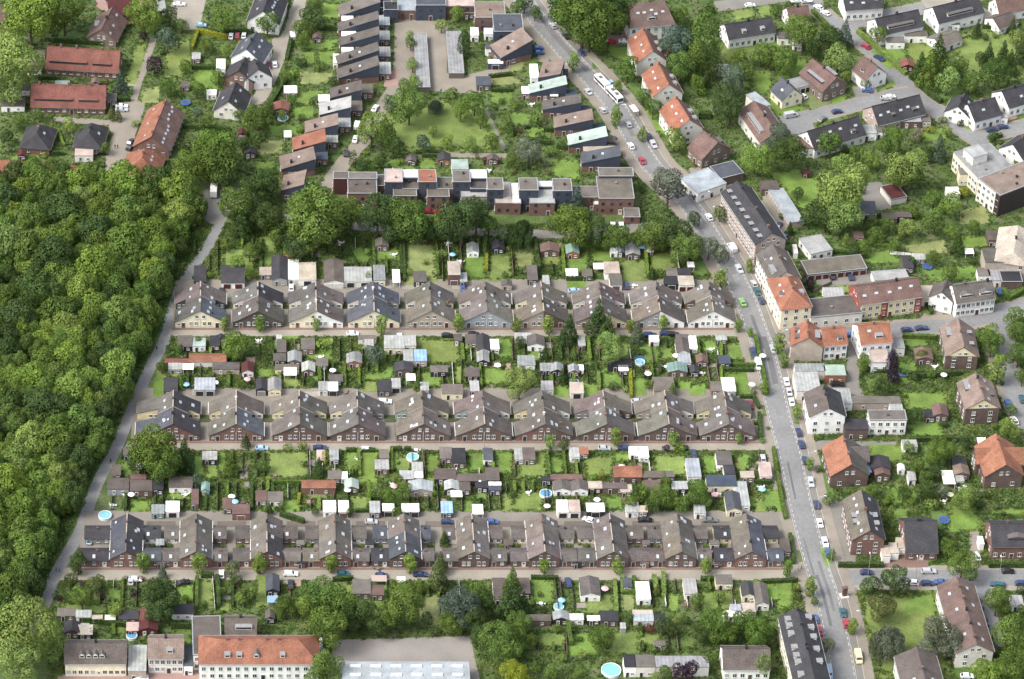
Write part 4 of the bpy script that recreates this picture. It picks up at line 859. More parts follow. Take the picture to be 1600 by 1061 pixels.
# garden lawns of the rows: x0 y0 x1 y1 colour
for q in """345 385 400 428 4;410 365 432 418 4;498 398 528 412 4;500 412 545 408 4;550 388 578 412 1;582 388 625 408 1;630 376 682 445 2;722 396 758 438 1;762 396 800 440 4;805 385 835 420 2;845 395 875 415 4;883 396 920 425 1;924 390 960 410 1;968 405 1012 440 4;1012 392 1052 425 4;1082 405 1105 432 3;886 440 915 450 1;
640 528 722 570 4;495 528 520 545 4;565 528 570 548 1;480 545 520 562 1;440 525 470 530 1;345 560 352 572 3;566 582 610 594 1;566 596 590 612 4;600 570 615 590 1;655 580 690 605 1;710 572 728 600 4;752 575 800 600 1;485 575 500 598 1;440 592 470 606 4;290 528 300 540 1;425 528 435 548 1;400 575 428 590 1;
245 580 282 590 4;240 590 258 620 1;775 528 800 560 1;825 548 842 566 1;865 595 888 620 1;912 598 935 620 1;938 582 970 605 1;985 590 1010 618 1;955 535 985 560 4;1000 535 1030 568 1;1034 545 1050 560 1;1098 530 1122 552 1;1132 536 1165 562 1;1130 580 1178 618 1;1078 600 1102 618 1;1060 595 1080 610 1;940 575 965 582 1;1030 580 1055 590 3;
415 703 485 748 4;490 748 500 760 1;538 705 562 735 1;562 700 590 760 1;592 760 640 790 3;608 705 622 735 1;622 710 640 750 4;665 710 685 740 1;668 745 680 765 1;720 720 732 742 1;732 705 756 738 1;775 705 800 740 1;745 765 760 780 1;548 775 575 800 4;440 780 470 800 1;412 780 430 800 1;480 770 510 780 2;
300 710 318 745 1;322 722 340 745 1;342 705 352 740 1;190 720 205 745 3;205 781 235 800 1;262 770 300 780 1;300 775 310 790 1;212 700 220 710 1;700 790 715 800 1;725 782 740 800 1;785 770 800 800 4;
808 708 855 748 4;858 715 880 740 1;912 712 958 745 4;958 708 985 722 1;1018 710 1075 745 4;1100 712 1120 740 1;1150 710 1170 735 1;1150 715 1158 735 4;800 768 850 800 4;945 775 972 795 1;905 770 918 780 1;1180 780 1200 800 4;1190 765 1220 795 1;1158 775 1180 795 3;
95 945 165 958 4;170 920 188 940 1;178 965 200 990 1;275 915 302 940 1;304 905 332 950 4;345 940 358 955 4;275 985 298 1005 3;322 720 340 748 4;400 900 418 950 4;416 950 440 970 3;520 912 552 935 4;585 915 605 940 1;655 930 688 980 2;552 935 600 960 1;738 910 755 925 3;
830 905 865 945 1;845 910 862 940 1;912 930 958 958 4;970 928 990 955 2;1045 928 1060 955 1;1098 925 1122 955 4;1125 925 1148 955 4;842 990 882 1010 4;885 990 935 1025 1;945 985 1000 1025 4;1000 990 1030 1008 4;1060 1000 1085 1012 3;815 1000 838 1015 3;1190 912 1218 940 1;1215 908 1238 952 1;1218 855 1232 880 1;995 925 1012 950 3;1215 765 1225 800 1;880 880 890 884 1""".replace('\n','').split(';'):
    x0, y0, x1, y1, c_ = map(float, q.split()); s_ = rnd.uniform(-1.5, 1.5)
    area([(x0-.5,y1),(x1+s_*.3,y1+rnd.uniform(-.8,.8)),(x1,y0),(x0+s_*.4,y0+rnd.uniform(-.8,.8))], "lawn_grass", jit(LG[int(c_)], .14), "lawn")
# ================================================================== the three rows
GR = "houses of the three gabled rows"
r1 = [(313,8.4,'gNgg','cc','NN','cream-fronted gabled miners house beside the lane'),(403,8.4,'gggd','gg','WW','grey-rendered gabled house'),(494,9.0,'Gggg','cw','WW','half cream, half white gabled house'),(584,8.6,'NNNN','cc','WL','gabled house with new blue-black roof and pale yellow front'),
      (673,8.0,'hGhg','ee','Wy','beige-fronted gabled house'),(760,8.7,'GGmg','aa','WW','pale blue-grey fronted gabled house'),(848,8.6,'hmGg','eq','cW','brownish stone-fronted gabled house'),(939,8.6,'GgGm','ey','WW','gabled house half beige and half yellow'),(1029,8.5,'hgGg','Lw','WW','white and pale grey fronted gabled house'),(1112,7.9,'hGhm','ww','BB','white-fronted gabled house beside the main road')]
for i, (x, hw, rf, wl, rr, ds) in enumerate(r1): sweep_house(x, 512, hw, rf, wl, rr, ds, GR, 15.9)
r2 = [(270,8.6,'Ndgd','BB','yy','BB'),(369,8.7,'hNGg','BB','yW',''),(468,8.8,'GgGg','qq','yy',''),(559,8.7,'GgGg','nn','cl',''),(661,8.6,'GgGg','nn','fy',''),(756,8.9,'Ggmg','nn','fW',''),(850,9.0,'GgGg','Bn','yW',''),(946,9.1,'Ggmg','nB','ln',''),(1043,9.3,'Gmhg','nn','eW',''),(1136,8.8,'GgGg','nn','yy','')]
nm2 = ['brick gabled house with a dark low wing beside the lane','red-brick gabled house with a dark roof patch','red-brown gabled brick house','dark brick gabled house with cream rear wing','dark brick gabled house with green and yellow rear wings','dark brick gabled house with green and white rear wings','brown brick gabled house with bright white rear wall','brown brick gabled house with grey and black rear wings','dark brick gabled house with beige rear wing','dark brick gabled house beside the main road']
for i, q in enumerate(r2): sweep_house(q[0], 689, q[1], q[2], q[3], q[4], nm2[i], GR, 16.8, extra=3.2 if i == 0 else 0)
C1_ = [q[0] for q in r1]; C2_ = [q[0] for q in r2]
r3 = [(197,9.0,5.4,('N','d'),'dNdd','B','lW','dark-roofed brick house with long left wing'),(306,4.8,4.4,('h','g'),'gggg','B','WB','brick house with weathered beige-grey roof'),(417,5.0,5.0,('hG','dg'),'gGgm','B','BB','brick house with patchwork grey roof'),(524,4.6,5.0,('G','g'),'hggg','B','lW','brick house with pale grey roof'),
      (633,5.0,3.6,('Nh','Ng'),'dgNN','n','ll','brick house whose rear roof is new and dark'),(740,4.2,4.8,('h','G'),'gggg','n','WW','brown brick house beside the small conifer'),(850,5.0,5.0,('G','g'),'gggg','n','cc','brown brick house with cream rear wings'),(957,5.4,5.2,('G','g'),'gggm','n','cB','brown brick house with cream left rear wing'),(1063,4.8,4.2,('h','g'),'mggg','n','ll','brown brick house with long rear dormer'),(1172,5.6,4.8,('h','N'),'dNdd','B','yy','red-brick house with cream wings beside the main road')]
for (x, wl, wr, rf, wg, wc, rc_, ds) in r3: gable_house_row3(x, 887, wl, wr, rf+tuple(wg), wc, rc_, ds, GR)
for i in range(9):   # small yards closed in between the neighbouring houses of the bottom row
    xm = (r3[i][0]+r3[i+1][0])/2
    for (ya, yb) in ((844,851),(872,880)):
        if rnd.random() < .8: shed(xm-rnd.uniform(5, 8), ya, xm+rnd.uniform(4, 8), yb, 2.2, rnd.choice('fp'), rnd.choice('gmkGl'), rnd.choice('nBkW'))
    for q in (-1, 1): area(rect(xm+q*13-6, 848, xm+q*13+6, 862), "lawn_grass", (.07,.085,.04), "planted_yard")
    area(rect(xm-22, 815, xm+22, 823), "paving", (.13,.11,.095), "yard_paving", occ=False)
for cs_, y_ in ((C1_, 478), (C2_, 655)):
    for i in range(9):
        xm = (cs_[i]+cs_[i+1])/2; area(rect(xm-9, y_-6, xm+9, y_+5), "lawn_grass", (.06,.075,.035), "planted_yard")
# ================================================================== outbuildings: x0 y0 x1 y1 height style roof wall [doors]
SH = """346,413,382,442,2.5,x,d,w,2v;303,415,322,440,2.4,f,d,d;425,401,449,437,2.7,g,d,L;450,405,467,436,2.4,f,w,W;467,410,494,437,2.6,f,e,w,1k;406,419,424,429,2.2,p,e,T;507,407,537,441,2.7,g,m,w,2W;537,417,581,440,2.5,f,L,W,2k;584,414,602,438,2.6,f,l,c;614,421,625,441,2.3,c,w,w;587,374,607,385,2.3,g,h,n;730,381,748,394,2.5,g,l,w;647,425,666,440,2.4,p,g,d;701,410,719,429,4.6,p,e,q,1n;719,426,730,440,2.4,f,L,n;784,439,800,446,2.4,g,g,p;770,377,788,389,2.3,g,k,k
845,381,874,393,2.4,g,q,n;885,383,905,396,2.5,g,t,o;954,386,965,395,2.0,f,w,w;967,381,975,394,2.2,g,l,d;978,383,1000,398,2.5,g,l,n;997,380,1008,388,2.2,c,u,k;1012,384,1021,393,2.0,p,e,T;825,416,840,437,2.5,p,g,d;849,430,859,444,2.3,f,L,w;885,420,903,430,2.3,f,w,h;910,420,926,431,2.2,f,h,h;928,411,944,420,2.2,c,w,k;945,409,969,428,2.5,f,e,w;954,429,972,445,2.6,p,g,w,1q;1042,419,1060,431,2.5,f,G,k;1060,419,1080,431,2.5,f,d,k;1039,432,1061,444,2.5,f,k,k,1k;1061,431,1085,446,2.6,f,e,w,2v;1075,409,1085,417,2.1,c,w,w
278,526,300,541,2.4,p,m,k;301,528,321,541,2.4,f,f,w;328,526,343,540,2.3,p,k,n;258,559,296,566,2.2,x,r,B;263,566,285,577,2.1,f,L,L;296,551,353,565,2.4,x,R,W;286,568,302,577,2.2,c,w,w;332,566,374,577,2.4,f,g,e;378,567,396,581,2.6,g,v,W;304,590,336,609,2.6,f,a,a,2k;256,592,277,611,2.5,p,d,n;433,530,447,550,2.4,f,m,d;471,528,492,546,2.4,f,G,B;427,552,447,564,2.3,f,g,k;450,550,471,565,2.5,g,l,h;430,569,467,577,2.2,f,h,c;444,574,463,586,2.4,c,w,w;400,593,417,609,2.6,g,d,k,1l;419,592,439,610,2.5,g,l,y;472,567,492,580,2.4,g,L,n;495,561,512,571,2.2,p,G,g;498,596,512,610,2.3,f,l,w;513,597,528,610,2.4,f,w,k,1k;514,585,536,596,2.2,f,g,k
542,553,565,567,2.4,g,l,o;570,530,584,545,2.4,f,L,n;601,524,632,544,2.7,f,L,c;632,524,650,540,2.7,f,L,c;631,546,647,564,2.8,f,L,p;647,546,667,564,2.8,f,u,p;617,567,645,580,2.4,g,d,n;635,584,649,594,2.2,c,w,w;590,596,611,611,2.4,p,d,n;612,591,626,605,2.4,f,L,w,1k;657,597,670,610,2.3,f,L,e;673,571,700,581,2.3,f,G,k;691,602,723,615,2.6,p,G,c;728,576,749,588,2.3,p,m,k;735,595,749,611,2.3,f,L,n;746,524,765,548,2.5,g,d,w;746,550,764,565,2.4,g,l,k;767,530,780,545,2.4,f,w,w
825,525,851,540,2.5,g,g,w;810,557,836,570,2.4,p,l,w;845,569,865,579,2.3,p,l,k;861,569,880,580,2.4,g,l,k;847,595,865,610,2.3,f,L,w;889,571,905,581,2.3,g,l,n;904,570,912,578,2,f,w,w;892,599,912,614,2.4,p,e,W,1k;904,524,915,540,2.3,f,L,n;950,561,988,573,2.3,f,k,k;967,571,982,579,2.3,f,w,k;1022,589,1055,611,2.6,f,G,e;1044,568,1074,581,2.5,g,t,n;1058,530,1078,551,2.5,g,g,W;1061,552,1080,567,2.4,f,a,w;1075,525,1090,544,2.4,f,w,w;1079,572,1092,582,2.2,g,d,k;1089,555,1106,566,2.3,g,q,n;1124,555,1142,568,2.4,f,s,k;1112,596,1129,611,2.4,f,G,B;1130,590,1150,611,2.5,f,w,L
710,522,722,532,2.4,f,m,g;728,524,744,536,2.3,p,g,e;805,520,830,529,2.3,f,L,W;832,522,846,530,2.2,f,e,T;1015,524,1030,533,2.3,f,w,w;1057,524,1075,533,2.4,p,m,n;1119,523,1136,531,2.3,f,L,n;560,524,588,530,2.2,f,G,W;338,524,352,530,2.2,g,d,B;432,523,440,531,2.2,f,L,w
316,705,339,718,2.5,f,L,k;193,700,206,711,2.4,p,g,k;168,747,201,764,2.7,f,m,a;203,750,238,767,2.5,f,m,q;238,750,255,765,2.5,f,k,k;204,741,228,749,2.3,f,q,n;264,744,300,761,2.6,x,m,w;299,764,310,788,2.3,f,q,q;315,754,327,766,2.3,g,t,t;259,783,280,799,2.6,f,w,w,1k;237,790,256,802,2.4,p,l,t;348,778,362,795,2.3,f,q,n;363,788,390,803,2.7,f,q,B,1B;175,728,188,742,2.3,p,h,n;400,768,416,782,2.3,p,q,p;418,768,442,783,2.3,f,G,w
495,703,508,717,2.5,f,p,w,1v;515,702,529,718,2.4,f,L,L;472,749,524,762,2.9,x,R,B;539,750,560,763,2.3,g,f,n;513,737,533,748,2.2,p,G,k;533,737,543,748,2.2,f,c,c;586,718,608,733,2.4,f,L,q;593,702,608,716,2.4,f,G,n;644,722,661,736,2.3,f,L,e;625,737,646,748,2.4,p,L,n;646,737,661,746,2.3,f,w,w;639,752,676,767,2.7,g,a,e;679,731,712,748,2.5,x,m,k;713,742,758,751,2.4,p,m,k;688,700,706,716,2.5,p,G,n;706,700,728,723,2.6,f,k,n;756,702,770,718,2.6,p,N,w;760,732,780,750,2.5,p,m,n;764,753,783,758,2.5,f,w,N;764,758,783,766,2.4,f,N,N;695,752,717,765,2.4,g,L,k;744,752,763,762,2.4,f,k,k;718,753,735,766,2.3,f,m,n;705,766,722,776,2.2,c,w,k;505,782,525,799,2.5,f,W,w;529,782,545,800,2.5,f,W,q,1n;578,783,594,801,2.5,f,L,n;598,787,616,798,2.5,f,w,k,1k;628,787,655,799,2.5,f,W,k,2k;690,785,707,801,2.4,p,u,N;739,788,755,803,2.3,c,w,w
805,701,818,718,2.4,f,L,e;818,701,836,718,2.4,p,m,T;891,699,906,714,2.4,f,L,w;906,700,919,709,2.4,p,o,q;984,698,999,710,2.4,f,w,w;999,698,1014,714,2.4,f,w,w;1005,736,1040,746,2.6,f,h,q;1040,736,1054,745,2.6,f,G,q;1075,716,1096,745,2.6,f,a,W,1w;1121,705,1145,726,2.8,f,g,w;1132,727,1149,741,2.7,f,d,w;1105,744,1151,759,2.8,p,s,c;1152,752,1172,790,2.5,f,L,w;1158,736,1179,746,2.5,f,e,T;1189,724,1206,744,2.5,p,p,W;1136,770,1159,797,2.7,g,N,c;861,741,910,749,2.4,f,q,n;865,752,892,766,2.5,g,g,w;893,752,919,766,2.5,g,g,w;919,752,941,763,2.4,f,e,v;942,754,980,763,2.4,f,m,n;970,757,988,769,2.2,f,e,n;871,781,889,800,2.5,f,w,w,1k;889,781,907,800,2.5,f,p,w,1k;917,786,945,799,2.5,f,w,k,1k;979,786,998,800,2.4,p,L,w;998,790,1012,800,2.3,f,e,k;1009,752,1032,766,2.4,p,n,k;1050,752,1075,764,2.3,f,L,k;846,744,861,751,2.2,f,k,k;1086,789,1103,802,2.4,f,L,w;1140,788,1160,798,2.4,f,c,c;1222,842,1236,862,2.4,f,m,n
90,952,118,962,2.3,p,G,h;119,955,142,964,2.3,p,L,w;186,955,216,967,2.5,p,d,n;217,951,232,969,2.4,f,r,v;217,971,246,984,2.6,g,v,v;268,946,302,959,2.6,p,d,w;100,972,124,988,2.6,g,d,n;122,978,144,991,2.4,p,e,k;123,974,139,980,2.3,f,f,W;198,974,216,985,2.4,p,p,k;144,961,160,967,2.1,f,e,W;164,961,180,968,2.1,f,W,w
416,899,436,923,2.6,g,N,k;418,931,434,941,2.2,c,u,w;552,907,579,927,2.7,p,G,T;579,914,600,930,2.4,f,q,n;621,901,633,910,2.3,c,w,k;772,903,792,936,2.6,f,m,w;581,899,604,908,2.3,c,p,w;415,954,429,966,2.3,g,g,k;811,903,829,927,2.6,f,m,d;908,903,938,930,2.7,g,g,w;996,909,1017,936,2.6,f,w,w;974,903,988,917,2.4,f,N,h;1070,904,1090,928,2.6,f,L,W;1119,898,1145,912,2.6,f,G,c;1160,911,1181,931,2.6,g,d,c;1181,912,1202,944,2.7,g,g,w;1142,944,1160,954,2.4,f,a,w;1131,954,1168,963,2.3,f,W,w;1160,942,1181,956,2.4,f,e,W;812,960,861,970,2.4,f,m,n;865,956,889,968,2.5,g,l,k;889,959,912,968,2.3,f,W,w;939,956,966,970,2.5,p,k,q;918,962,938,969,2.2,f,w,k;989,953,1020,960,2.4,f,e,T;991,961,1021,970,2.4,p,a,W;1021,960,1040,969,2.4,f,k,n;970,973,978,982,2.2,f,L,L;1022,1001,1040,1008,2,f,G,W
50,78,70,86,2.6,f,G,W;40,97,64,108,2.6,f,q,w;18,134,46,141,2.6,f,G,W;2,152,38,166,2.6,f,m,w;117,229,145,243,2.8,f,p,w;300,82,313,92,2.3,f,L,n;283,129,296,135,2.3,p,m,n;323,140,338,148,2.3,f,W,w;28,236,40,243,2.2,g,v,v;372,202,385,210,2.3,g,v,v;362,212,380,220,2.3,f,m,k;382,232,400,240,2.3,g,k,n;86,126,108,132,2,f,f,W;143,123,155,130,2.1,g,q,v;166,146,182,158,2.4,f,G,G;148,32,155,40,5,f,L,L;338,92,352,108,3,f,W,w;427,160,451,172,2.6,g,r,n;444,134,464,145,2.4,f,w,T;489,52,502,60,2.3,g,n,n;444,204,455,214,2.2,c,w,w;635,243,650,252,2.2,g,g,n;684,240,704,251,2.3,g,d,o;706,249,732,264,2.4,f,f,w;756,245,780,250,2.2,f,v,v;762,243,778,250,2.3,g,g,n;745,121,767,133,2.6,p,N,h
593,24,609,39,2.8,f,a,n;593,48,609,62,2.8,f,l,n;593,73,610,88,2.8,f,l,n;593,97,611,115,2.8,f,L,B;566,131,583,145,2.8,f,G,B;549,153,566,173,2.8,f,G,n;529,182,548,198,2.8,f,L,n;510,208,528,222,2.8,f,L,n;494,236,512,249,2.8,f,s,n;534,25,552,32,3,f,w,w;534,49,556,56,3,f,w,w;521,84,530,98,3,f,w,w;498,148,515,158,3,f,w,w;534,74,552,80,3,f,w,w
724,8,742,20,3,f,L,n;736,43,748,55,3,f,w,w;757,44,771,53,3,f,w,w;759,68,781,76,3.4,f,N,w;763,93,786,99,2.8,f,W,s,1k;830,100,842,122,3.4,f,w,w;816,135,828,146,2.8,f,w,n;875,108,888,116,3,f,s,B;884,140,903,150,3,f,s,n;905,165,922,176,3,f,s,n;926,194,944,205,3,f,s,n;949,213,962,222,3,f,G,n;843,118,870,124,3.2,f,L,n;860,145,872,150,3,f,w,n;912,228,970,236,3,f,e,n
1216,50,1240,60,3,f,g,w;1240,60,1253,70,2.8,f,W,w;1408,177,1440,190,3,f,L,q;1441,179,1455,190,2.4,f,G,W;1480,27,1500,38,3,f,g,w;1408,94,1429,104,2.4,g,r,v;1250,214,1275,232,4,f,q,w;1349,195,1370,208,3.4,f,L,w;1370,195,1384,206,3.2,f,G,w;1120,100,1140,110,2.6,f,L,w;1386,58,1414,66,3.2,f,G,w;1414,48,1450,56,3.2,f,h,w;1565,178,1575,184,3,f,L,w
1190,282,1218,296,2.8,f,m,n;1241,382,1247,396,2.4,f,W,W;1288,449,1320,464,2.6,f,L,w;1347,316,1370,333,2.7,p,N,w;1379,332,1402,342,2.5,f,m,n;1402,331,1425,339,2.5,f,m,k;1413,399,1428,419,2.4,f,d,n;1430,398,1446,405,2.4,p,L,n;1509,388,1522,396,2.2,c,w,w;1335,362,1350,372,2.3,f,q,n;1440,446,1462,468,3,f,e,W,1v;1529,419,1548,431,3,f,G,w;1548,420,1585,438,3,f,l,W;1540,388,1600,410,6,f,g,e;1500,262,1515,272,5,f,G,c;1480,292,1500,303,3,f,W,w;1545,360,1560,375,3,f,m,n;1255,264,1266,272,2,f,v,v
1391,529,1414,544,3.5,f,l,W;1243,568,1290,580,3.6,f,l,W;1290,570,1322,586,3.6,f,f,o;1245,581,1283,611,4,f,L,W;1301,607,1332,631,3.2,f,L,w;1324,619,1408,630,3,f,G,p;1392,631,1412,644,3.4,f,L,w;1320,654,1357,671,4.2,f,d,n;1361,714,1392,732,3,g,d,n;1368,729,1391,742,2.8,g,q,n;1411,687,1434,698,2.4,f,L,w;1404,726,1414,734,2.3,g,w,w;1432,545,1458,561,2.7,g,q,n;1459,633,1482,649,2.7,g,q,n;1446,640,1461,652,2.5,f,k,b;1490,713,1512,729,2.6,f,d,k;1492,728,1515,741,2.7,g,T,n;1475,735,1493,756,2.3,c,W,w;1495,742,1507,752,2.3,f,L,W;1529,684,1542,694,3,f,w,n;1352,724,1362,738,2.4,f,u,k;1420,738,1431,750,2.3,p,L,w
1379,852,1392,869,2.8,f,e,w,1w;1392,848,1405,864,2.8,f,e,w,1w;1403,840,1416,856,2.8,f,e,w,1w;1582,930,1600,946,2.6,f,L,w;200,1008,228,1048,4,f,L,e;287,1007,301,1040,4,f,N,w;1024,1025,1108,1042,4,f,l,W;976,1023,994,1042,4.2,f,k,w;994,1023,1024,1042,4.2,f,G,W;1545,826,1560,836,3,f,q,n;1530,838,1538,850,2.6,f,w,w;1290,1000,1292,1001,1,f,n,n"""
for q in SH.replace('\n', ';').split(';'):
    v = q.split(','); x0, y0, x1, y1, h = map(float, v[:5])
    if x1-x0 < 5: continue
    big = h > 3.9
    shed(x0, y0, x1, y1, h, v[5], v[6], v[7], doors=(int(v[8][0]), v[8][1]) if len(v) > 8 else None, name="annex" if big else None)
# ================================================================== modern single-slope houses
MG = "modern houses with single sloping roofs"
for FL, zl, FR, zh, dp, rc, ds in [((532,24),3.2,(594,3),8,7,'G','grey roof house furthest back'),((529,48),3.2,(592,29),8,5.2,'g','slate-sided house'),((531,71),3.2,(593,53),8,5.2,'g','slate-sided house'),((528,100),3.2,(593,78),8,5.4,'g','slate-sided house'),((529,122),3.2,(593,101),8,6,'g','slate-sided house'),
    ((516,153),4,(565,140),7.6,6.2,'m','brown-grey roofed house'),((499,179),4,(548,167),7.6,7,'L','white metal roofed house'),((477,207),4,(528,194),7.6,7,'T','tan and silver roofed house'),((458,234),4,(509,220),7.6,7.6,'R','orange-red roofed house'),((440,264),4,(493,248),7.6,7.6,'T','tan roofed house'),((439,297),4.4,(474,288),7.6,9,'T','tan roofed house')]:
    mono(FL, zl, FR, zh, dp, rc, ds+" with one sloping roof", MG)
for FL, zl, FR, zh, dp, rc, ds in [((841,121),4.5,(875,115),7.5,10,'T','brown roofed house'),((828,145),4,(886,131),7.5,5.4,'f','mint-green roofed house'),((848,171),4,(908,160),7.5,5.6,'g','grey roofed house'),((867,199),4,(927,186),7.5,6.6,'T','brown roofed house'),((889,226),4,(949,212),7.5,6,'f','mint-green roofed house'),((909,255),4,(970,243),7.5,6.4,'N','blue-grey roofed house'),((783,90),4.5,(832,62),9,9,'T','large brown roofed house')]:
    mono(FL, zl, FR, zh, dp, rc, ds+" with one sloping roof", MG)
def blk(x0, y0, x1, y1, h, rc, wc, ds, win=(2,1), ch=0, par=.3, gp="flat-roofed terrace houses"):
    d_ = P(x0, y0, h).y-P(x0, y1, h).y
    return flat((x0,y1), (x1,y1), d_, h, rc, wc, ds, gp, "house", "flat_roofed_house", win, chim=ch)
for q in """521,268,545,279,7,m,v,dark red panelled;544,279,589,302,7,m,B,wide grey roofed brick,3,2;545,269,589,279,7.4,G,B,grey roofed rear;589,273,602,290,5,g,B,low narrow brick,1;602,264,629,284,9,p,s,pink-grey roofed slate,1,1;629,265,654,277,8,w,s,white roofed,1;629,277,654,295,6,h,B,olive roofed brick,1,1;615,295,651,306,5.8,h,B,beige roofed brick,3;654,265,682,284,9,R,N,red roofed slate,1,1;683,277,708,295,6,h,B,olive roofed,1,1;668,295,702,307,5.8,h,B,beige roofed brick,2
708,266,735,284,9,G,s,grey roofed dark slate,2,1;735,265,761,278,8,w,s,white terrace roofed,1;735,283,761,295,6.5,g,s,blue grey roofed,1;721,296,761,307,5,L,e,white flat roofed beige,2;762,278,787,296,9,G,s,grey roofed slate,2,1;774,310,800,317,5,e,B,tan roofed brick,2;787,285,800,310,5.2,e,B,pinkish roofed brick,1;800,286,814,317,5.2,W,B,pale roofed brick,1;812,278,841,297,9,G,s,grey roofed slate,1,1;841,283,866,291,7,w,N,white roofed,1;828,292,867,317,5.6,L,B,pale roofed brick,2;865,279,894,298,9,G,s,grey roofed slate,2,1;895,291,936,308,6,G,B,low grey roofed brick,2;936,276,991,310,7,h,B,broad grey roofed brick,4,1;936,262,990,275,8,G,s,rear grey roofed,2,1
976,325,1000,339,3,G,B,garage beside the terrace,1;928,312,975,319,4.2,W,B,low brick terrace fronted,3;743,3,790,27,6.4,T,q,brown roofed,2,1;772,22,818,49,7,N,s,slate-grey roofed,2,2;600,2,622,15,6,k,s,black roofed,2,1;622,0,650,16,4,a,B,pale blue roofed brick garage,2;650,-4,697,8,7,N,s,slate roofed,3;650,9,686,18,4,L,B,white roofed brick,2;697,-6,742,9,6,p,q,pinkish roofed,2;593,-2,612,12,5,k,s,black roofed corner,1""".replace('\n', ';').split(';'):
    v = q.split(','); blk(*map(float, v[:5]), v[5], v[6], v[7]+" flat-roofed house", (int(v[8]) if len(v) > 8 else 2, 1), int(v[9]) if len(v) > 9 else 0)
for FL, FR, dp, ds in (((652,136),(672,136),36,'long grey metal carport, left of two'),((702,114),(725,114),28,'long grey metal carport, right of two')):
    o = flat(FL, FR, dp, 2.5, 'l', 'G', ds, "carports of the garage court", "carport", "carport", (0,0), roofmat="sheet_roofing", doors=0)
# ================================================================== other houses
G_ = gable
G_((158,45),(175,12),11,3,7.5,'q','T','steep brown-red roofed brick house',sky=(0,3),win=(3,3,3))
G_((75,72),(187,79),12,3.2,8.8,'r','B','long red-tiled terrace, farther of two',"red-tiled terraces",chim=(.18,.4,.75),dorm=((1,.3,14,'tile'),(1,.77,7,'tile')),win=(2,8,10))
G_((50,131),(165,134),12,3.2,8.8,'r','B','long red-tiled terrace, nearer of two',"red-tiled terraces",chim=(.1,.5,.8),dorm=((1,.3,14,'tile'),(1,.77,7,'tile')),win=(2,8,10))
G_((-5,250),(40,254),11,3,7.5,'R','B','red-tiled roof at the wood edge'); G_((62,257),(130,262),11,3,7.5,'R','B','red-tiled roof showing above the wood')
G_((57,208),(62,194),10.5,3,7,'d','B','dark hipped brick bungalow, left of two',hip=.7,sky=(0,1)); G_((139,208),(143,192),10.5,3,7,'d','B','dark hipped brick bungalow, right of two',hip=.7,sky=(0,1))
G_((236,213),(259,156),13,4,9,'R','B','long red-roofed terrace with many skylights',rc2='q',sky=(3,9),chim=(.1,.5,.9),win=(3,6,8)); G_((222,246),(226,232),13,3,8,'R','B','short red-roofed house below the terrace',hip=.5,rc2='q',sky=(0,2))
G_((357,158),(369,128),11,3.4,8,'d','W','dark roofed house with pale gable',sky=(1,2),win=(2,2,3)); G_((373,110),(384,90),11,4,8.2,'d','B','dark roofed brick house',sky=(0,2)); G_((385,76),(401,50),12,4.6,9.5,'N','w','white house with solar panels on its roof',sky=(2,3)); G_((411,17),(424,-18),12,5,10,'d','w','tall white gabled house with rows of skylights',sky=(2,7),win=(3,4,4))
G_((404,108),(398,92),10,5,9,'d','w','white house end beside the lane')
G_((168,-2),(215,-6),10,4,8,'v','B','dark red roofed brick house at the edge'); G_((-20,10),(8,8),9,4,8,'q','B','brown roofed house in the corner'); G_((240,2),(256,0),6,3,5,'L','w','small white building by the car park')
for A, B, ds in (((1020,79),(1005,44),'farthest'),((1045,131),(1028,97),'middle'),((1077,186),(1055,151),'nearest')):
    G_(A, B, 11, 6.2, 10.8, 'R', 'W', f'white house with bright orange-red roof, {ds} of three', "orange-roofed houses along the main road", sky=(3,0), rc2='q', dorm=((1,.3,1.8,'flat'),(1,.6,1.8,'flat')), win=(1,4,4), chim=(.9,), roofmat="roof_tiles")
G_((1121,222),(1099,204),12.5,4.6,9.5,'q','T','brown house with steep brown roof',win=(3,3,3),dorm=((1,.5,3,'dark'),))
G_((990,4),(1038,0),15,6.6,12.5,'n','w','large white house with purple-brown roof',hip=.35,sky=(0,5),dorm=((1,.5,3,'gable'),),win=(3,5,6))
G_((1133,38),(1205,27),10,4.6,8,'d','w','long white house with dark roof',dorm=((1,.35,1.6,'flat'),(1,.75,1.6,'flat')),win=(2,6,8))
G_((1230,12),(1262,8),9,4,7.6,'q','w','small white house with brown roof'); G_((1318,-6),(1376,-10),10,5,8,'d','w','white house at the top edge',sky=(0,3),win=(2,5,6)); G_((1368,29),(1434,15),10.5,5,9,'d','w','white terrace with a row of slate dormers',"white terraces with slate dormers",dorm=((1,.5,11,'dark'),),win=(2,5,6)); G_((1458,11),(1528,-6),10.5,5,9,'d','w','white terrace with a row of slate dormers',"white terraces with slate dormers",dorm=((1,.5,11,'dark'),),win=(2,5,6))
G_((1461,60),(1494,48),8,2.8,4.6,'G','w','low grey roofed white annex',chim=()); G_((1556,-2),(1602,-10),9,4,8,'q','w','white house in the top corner'); G_((1552,28),(1580,18),8.5,3,5.4,'m','w','low house with pale terrace',chim=())
G_((1240,138),(1222,121),8.5,4,8,'N','c','small cream house with steep grey roof',sky=(1,0),win=(2,2,2)); G_((1306,121),(1270,92),10.5,5,9.2,'q','T','brown house with long grey dormers',dorm=((-1,.5,9,'flat'),(1,.5,6,'flat')),win=(3,4,4)); G_((1371,105),(1350,88),9.5,5,9,'q','w','white house with brown roof and small dormer',dorm=((-1,.5,2,'dark'),),win=(2,2,2))
flat((1243,138),(1267,132),6,3,'l','W','pale flat-roofed garages with three dark doors',None,"garage","garage_row",doors=3,dc='k')
